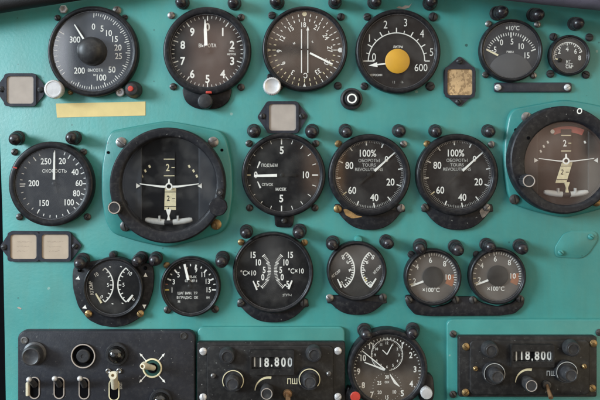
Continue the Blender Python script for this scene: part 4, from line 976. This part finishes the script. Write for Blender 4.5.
def radio(x0, y0, x1, y1, fx0, fy0, fx1, fy1, label, it, digits, brass, lv):
    B = 4.0; H = 13.0
    L = Local('aircraft_radio', label, 'radio', (x0 + x1) / 2, (y0 + y1) / 2, H, 'radio control panels')
    a, b = L.w(x0, y1, H), L.w(x1, y0, H); m = MB(); m.prism(rrect(a[0], a[1], b[0], b[1], 2), B, B + 7, 'radio', ch=1.0)
    a, b = L.w(fx0, fy1, H), L.w(fx1, fy0, H); m.prism(rrect(a[0], a[1], b[0], b[1], 5), B + 6.9, H, 'radio', ch=.8); e = H + .12
    m.text('ПШ', *L.w(*it['psh'], e), 4.6 if not brass else 4.0, e, 'cream' if not brass else 'dim', sx=.84)
    # tapering volume arc
    c = L.w(*it['vol'], e); n = 18
    for i in range(n):
        a0, a1 = -88 + 100 * i / n, -88 + 100 * (i + 1) / n; m.arc(c, 13.2, a0, a1, .8 + 1.7 * (i + .5) / n, e, 'cream', 2)
    m.build('faceplate', L.o)
    # frequency window
    w0, w1, w2, w3 = it['win']; a, b = L.w(w0, w3, H + 5), L.w(w2, w1, H + 5)
    d = MB(); inn = rrect(a[0] + 2, a[1] + 5.5, b[0] - 2, b[1] - 6.5, .8); out = rrect(a[0], a[1], b[0], b[1], 1.2); d.hole(out, inn, H, H + 5, 'radio'); fw = d.build('window_frame', L.o)
    d = MB(); cz = (a[1] + 5.5 + b[1] - 6.5) / 2; hh = (b[1] - 6.5 - a[1] - 5.5) / 2; xa, xb = a[0] + 1.9, b[0] - 1.9
    d.prism(rrect(xa, cz - hh - .3, xb, cz + hh + .3, .5), H, H + .8, 'dark')
    dx0, dx1 = L.w(digits[0], 0, H + 2)[0], L.w(digits[1], 0, H + 2)[0]; xs = [0, .155, .325, .46, .60, .78, .955]
    for i, ch in enumerate('118.800'):
        xx = dx0 + (dx1 - dx0) * (xs[i] + .03); zz = cz + random.uniform(-.35, .35)
        if ch != '.': d.prism(rrect(xx - 2.75, cz - hh + .4, xx + 2.75, cz + hh - .4, .4), H + .7, H + 1.3, 'knob')
        d.text(ch, xx, zz, 7.6, H + 1.45, 'white', sx=.74, bold=2)
    d.build('digit_drum', fw)
    g = MB(); g.prism(rrect(xa, cz - hh - .3, xb, cz + hh + .3, .5), H + 3.2, H + 4.0, 'glass'); g.build('pane', fw)
    # upper small knobs
    for x, y in it['top']:
        c0 = L.w(x, y, H + 8); d = MB(); d.lathe([(8.2, H), (8.2, H + 2), (7.6, H + 3), (7.4, H + 7), (6.8, H + 8), (5.6, H + 8.2), (5.2, H + 7.6), (0, H + 7.4)], 'knobgrey' if 0 else 'knob', c0, 48)
        d.lathe([(5.5, H + 8.22), (5.3, H + 8.4), (4.9, H + 8.4), (4.8, H + 8.22)], 'knobgrey', c0, 36); d.build('knob', L.o)
    # double knobs: outer dial with cream rim, inner post
    for x, y in it['dbl']:
        c0 = L.w(x, y, H + 5); d = MB(); d.lathe([(11.0, H), (11.0, H + 4), (10.6, H + 5), (9.6, H + 5), (9.2, H + 4.3), (0, H + 4.3)], 'knob', c0, 60, flute=30, fd=.25)
        d.arc(c0, 10.1, -120, 130, .6 if brass else .8, H + 5.1, 'dim' if brass else 'cream', 50); ok = d.build('tuning_knob', L.o)
        d = MB(); d.lathe([(6.5, H + 4.3), (6.5, H + 14), (6.0, H + 15), (5.0, H + 15.2), (4.6, H + 14.6), (0, H + 14.4)], 'knobgrey', c0, 48); d.build('inner_knob', ok)
    c0 = L.w(*it['vk'], H + 12); d = MB(); d.lathe([(6.4, H), (6.4, H + 11), (5.9, H + 12), (4.9, H + 12.2), (4.5, H + 11.7), (0, H + 11.6)], 'knobgrey', c0, 40); d.lathe([(5.5, H + 12.22), (5.4, H + 12.4), (4.9, H + 12.4), (4.8, H + 12.22)], 'card', c0, 36); d.build('volume_knob', L.o)
    tx, ty = it['tog']; c0 = L.w(tx, ty, H + 2); d = MB(); d.lathe([(4.6, H), (4.6, H + 1), (3.9, H + 2.4), (3.0, H + 2.6), (0, H + 2)], 'dksteel' if brass else 'copper', c0, 28); sw = d.build('toggle_switch', L.o)
    t1 = L.w(*lv, H + 15); d = MB(); d.tube([(c0[0], c0[1], H + 2), ((c0[0] + t1[0]) / 2, (c0[1] + t1[1]) / 2, H + 8.5), (t1[0], t1[1], H + 15)], [1.5, 1.7, 2.3], 'copper', 14); d.build('lever', sw)
    for x, y in it['scr']: L.screw(x, y, 3.3, 'brass' if brass else 'alu', h0=B + 7)
    for x, y in it['small']: L.screw(x, y, 2.2, 'brass' if brass else 'steel', h0=H)
radio(196.8, 343, 345.5, 412, 207, 346, 333.5, 408, 'radio tuning panel with silver corner screws between switch panel and clock',
      dict(psh=(292.3, 381.5), vol=(268.5, 391), win=(249.5, 350.5, 294, 375), top=[(227, 357), (314.2, 355)], dbl=[(233, 381), (309.5, 379.5)], vk=(266.7, 394), tog=(287.5, 394.5),
           scr=[(203, 352), (338, 351.5), (203, 398), (338, 397.5)], small=[(213, 376.5), (329, 374.5)]), (253.5, 290.5), False, (288, 399))
radio(459.5, 337, 598, 398, 470, 340.5, 590, 395, 'radio tuning panel with brass corner screws at bottom right',
      dict(psh=(551, 373.5), vol=(529, 383), win=(511.5, 345, 554.5, 367.5), top=[(491.5, 351), (573.5, 349.5)], dbl=[(494.5, 374), (567, 372.5)], vk=(531.5, 386), tog=(547, 385.5),
           scr=[(466.5, 347.3), (594.3, 344), (466, 393.2), (593, 389)], small=[(476, 369.3), (585, 367)]), (515.5, 550), True, (551, 398))

# ================================================================== CAMERA, LIGHT
cam = bpy.data.cameras.new('camera'); co = bpy.data.objects.new('camera', cam); COL.objects.link(co); scene.camera = co
co.location = ((VX - 300) * S, -D * S, (200 - VY) * S); co.rotation_euler = (R(90), 0, 0)
cam.sensor_fit = 'HORIZONTAL'; cam.sensor_width = 36; cam.lens = 36 * D / 600; cam.shift_x = (300 - VX) / 600; cam.shift_y = -(200 - VY) / 600
cam.clip_start = 0.01; cam.clip_end = 100

def area(name, loc, target, sx, sy, power, col):
    l = bpy.data.lights.new(name, 'AREA'); l.shape = 'RECTANGLE'; l.size = sx; l.size_y = sy; l.energy = power; l.color = col
    o = bpy.data.objects.new(name, l); COL.objects.link(o); o.location = loc
    o.rotation_euler = (Vector(target) - Vector(loc)).to_track_quat('-Z', 'Y').to_euler(); return o
area('side_window_light', (-3.4, -1.75, 0.95), (0, 0, 0), 1.1, 1.2, 235, (0.76, 0.90, 1.0))

w = bpy.data.worlds.new('World'); scene.world = w; w.use_nodes = True
# the cabin behind the camera, computed as a panorama: it lights the panel and shows in the glass
import numpy as np
PW, PH = 2048, 1024
uu, vv = np.meshgrid((np.arange(PW) + .5) / PW, (np.arange(PH) + .5) / PH)
phi, th = -(uu - .5) * 2 * np.pi, (vv - .5) * np.pi
dx, dy, dz = np.cos(th) * np.cos(phi), np.cos(th) * np.sin(phi), np.sin(th)
back = -dy; den = np.maximum(back, .02); U, V = dx / den, dz / den
def ss(x, a, b):
    q = np.clip((x - a) / (b - a), 0, 1); return q * q * (3 - 2 * q)
rg = np.random.RandomState(5); nz = np.zeros_like(dx)
for o_ in range(26):
    f = rg.uniform(3, 16); d_ = rg.normal(size=3); d_ /= np.linalg.norm(d_); nz += np.sin(f * (dx * d_[0] + dy * d_[1] + dz * d_[2]) * 1.6 + rg.uniform(0, 6.3)) / f
nz = nz / nz.std()
img = np.zeros((PH, PW, 3))
def over(f, col):
    global img
    img = img * (1 - f[..., None]) + np.array(col) * f[..., None]
def box(u0, u1, v0, v1, s):
    return ss(U, u0 - s, u0 + s) * (1 - ss(U, u1 - s, u1 + s)) * ss(V, v0 - s, v0 + s) * (1 - ss(V, v1 - s, v1 + s)) * ss(back, 0, .05)
def spot(u0, u1, v0, v1, soft, col, amt=1.0): over(box(u0, u1, v0, v1, soft) * amt, col)
img[:] = (0.025, 0.025, 0.028)
over(ss(nz, -.2, 1.3), (0.36, 0.27, 0.22))                        # warm patches
over(ss(dz, 0.28, 0.70), (1.55, 1.50, 1.40))                      # overhead glow added as top fill
spot(0.55, 3.5, -0.45, 0.80, 0.08, (2.1, 1.80, 1.25))             # broad warm fill added on the right
spot(-3.5, -0.46, -0.30, 0.60, 0.05, (1.4, 1.58, 1.75))           # side windows, left
spot(-0.45, -0.225, -0.17, 0.24, 0.02, (1.35, 1.5, 1.75))        # hazy rear window on the left
spot(-0.372, -0.312, 0.055, 0.18, 0.014, (9.0, 9.6, 10.5))        # its open pane
spot(-0.302, -0.283, 0.10, 0.30, 0.006, (0.15, 0.15, 0.16))      # window post
spot(-0.145, -0.085, -0.12, 0.165, 0.02, (0.60, 0.66, 0.75), .8) # next window, seen past the seats
spot(-0.135, -0.075, 0.085, 0.18, 0.018, (2.8, 2.0, 1.65))      # a warm lit figure
spot(-0.03, 0.085, 0.11, 0.21, 0.02, (2.0, 1.5, 1.2))          # seat back
spot(-0.04, 0.04, 0.138, 0.150, 0.006, (0.05, 0.05, 0.06))
spot(0.03, 0.062, -0.06, 0.04, 0.012, (1.6, 1.0, 0.65))          # wooden trim
spot(0.07, 0.083, -0.06, 0.02, 0.006, (2.2, 1.3, 0.7))
spot(-0.035, -0.005, -0.20, -0.115, 0.012, (1.0, 1.0, 1.0))
spot(0.06, 0.145, -0.17, -0.125, 0.015, (1.3, 1.15, 1.05))
spot(0.17, 0.36, -0.23, -0.13, 0.03, (0.7, 0.6, 0.53))
spot(0.09, 0.21, -0.365, -0.318, 0.008, (2.0, 1.6, 1.2))
spot(0.34, 0.46, -0.03, 0.035, 0.02, (2.0, 1.35, 1.05))
spot(0.365, 0.42, -0.08, -0.02, 0.02, (1.2, 0.75, 0.6))
spot(0.425, 0.50, -0.11, -0.015, 0.012, (2.6, 2.3, 2.0))
spot(0.425, 0.445, -0.01, 0.03, 0.006, (0.03, 0.03, 0.03))
spot(0.27, 0.40, 0.08, 0.19, 0.03, (0.9, 0.9, 0.95))
img *= (0.9 + 0.12 * nz)[..., None].clip(.6, 1.2)
pano = bpy.data.images.new('cabin_panorama', PW, PH, alpha=False, float_buffer=True)
px = np.ones((PH, PW, 4), dtype=np.float32); px[..., :3] = img; pano.pixels.foreach_set(px.ravel()); pano.update()
t = w.node_tree; N, Lk = t.nodes, t.links; bg = N['Background']
en = N.new('ShaderNodeTexEnvironment'); en.image = pano; Lk.new(en.outputs['Color'], bg.inputs['Color']); bg.inputs['Strength'].default_value = 0.95

scene.view_settings.view_transform = 'Standard'; scene.view_settings.look = 'None'; scene.view_settings.exposure = 0; scene.view_settings.gamma = 1
scene.cycles.use_denoising = True; scene.cycles.use_adaptive_sampling = False
scene.cycles.max_bounces = 8; scene.cycles.transparent_max_bounces = 16
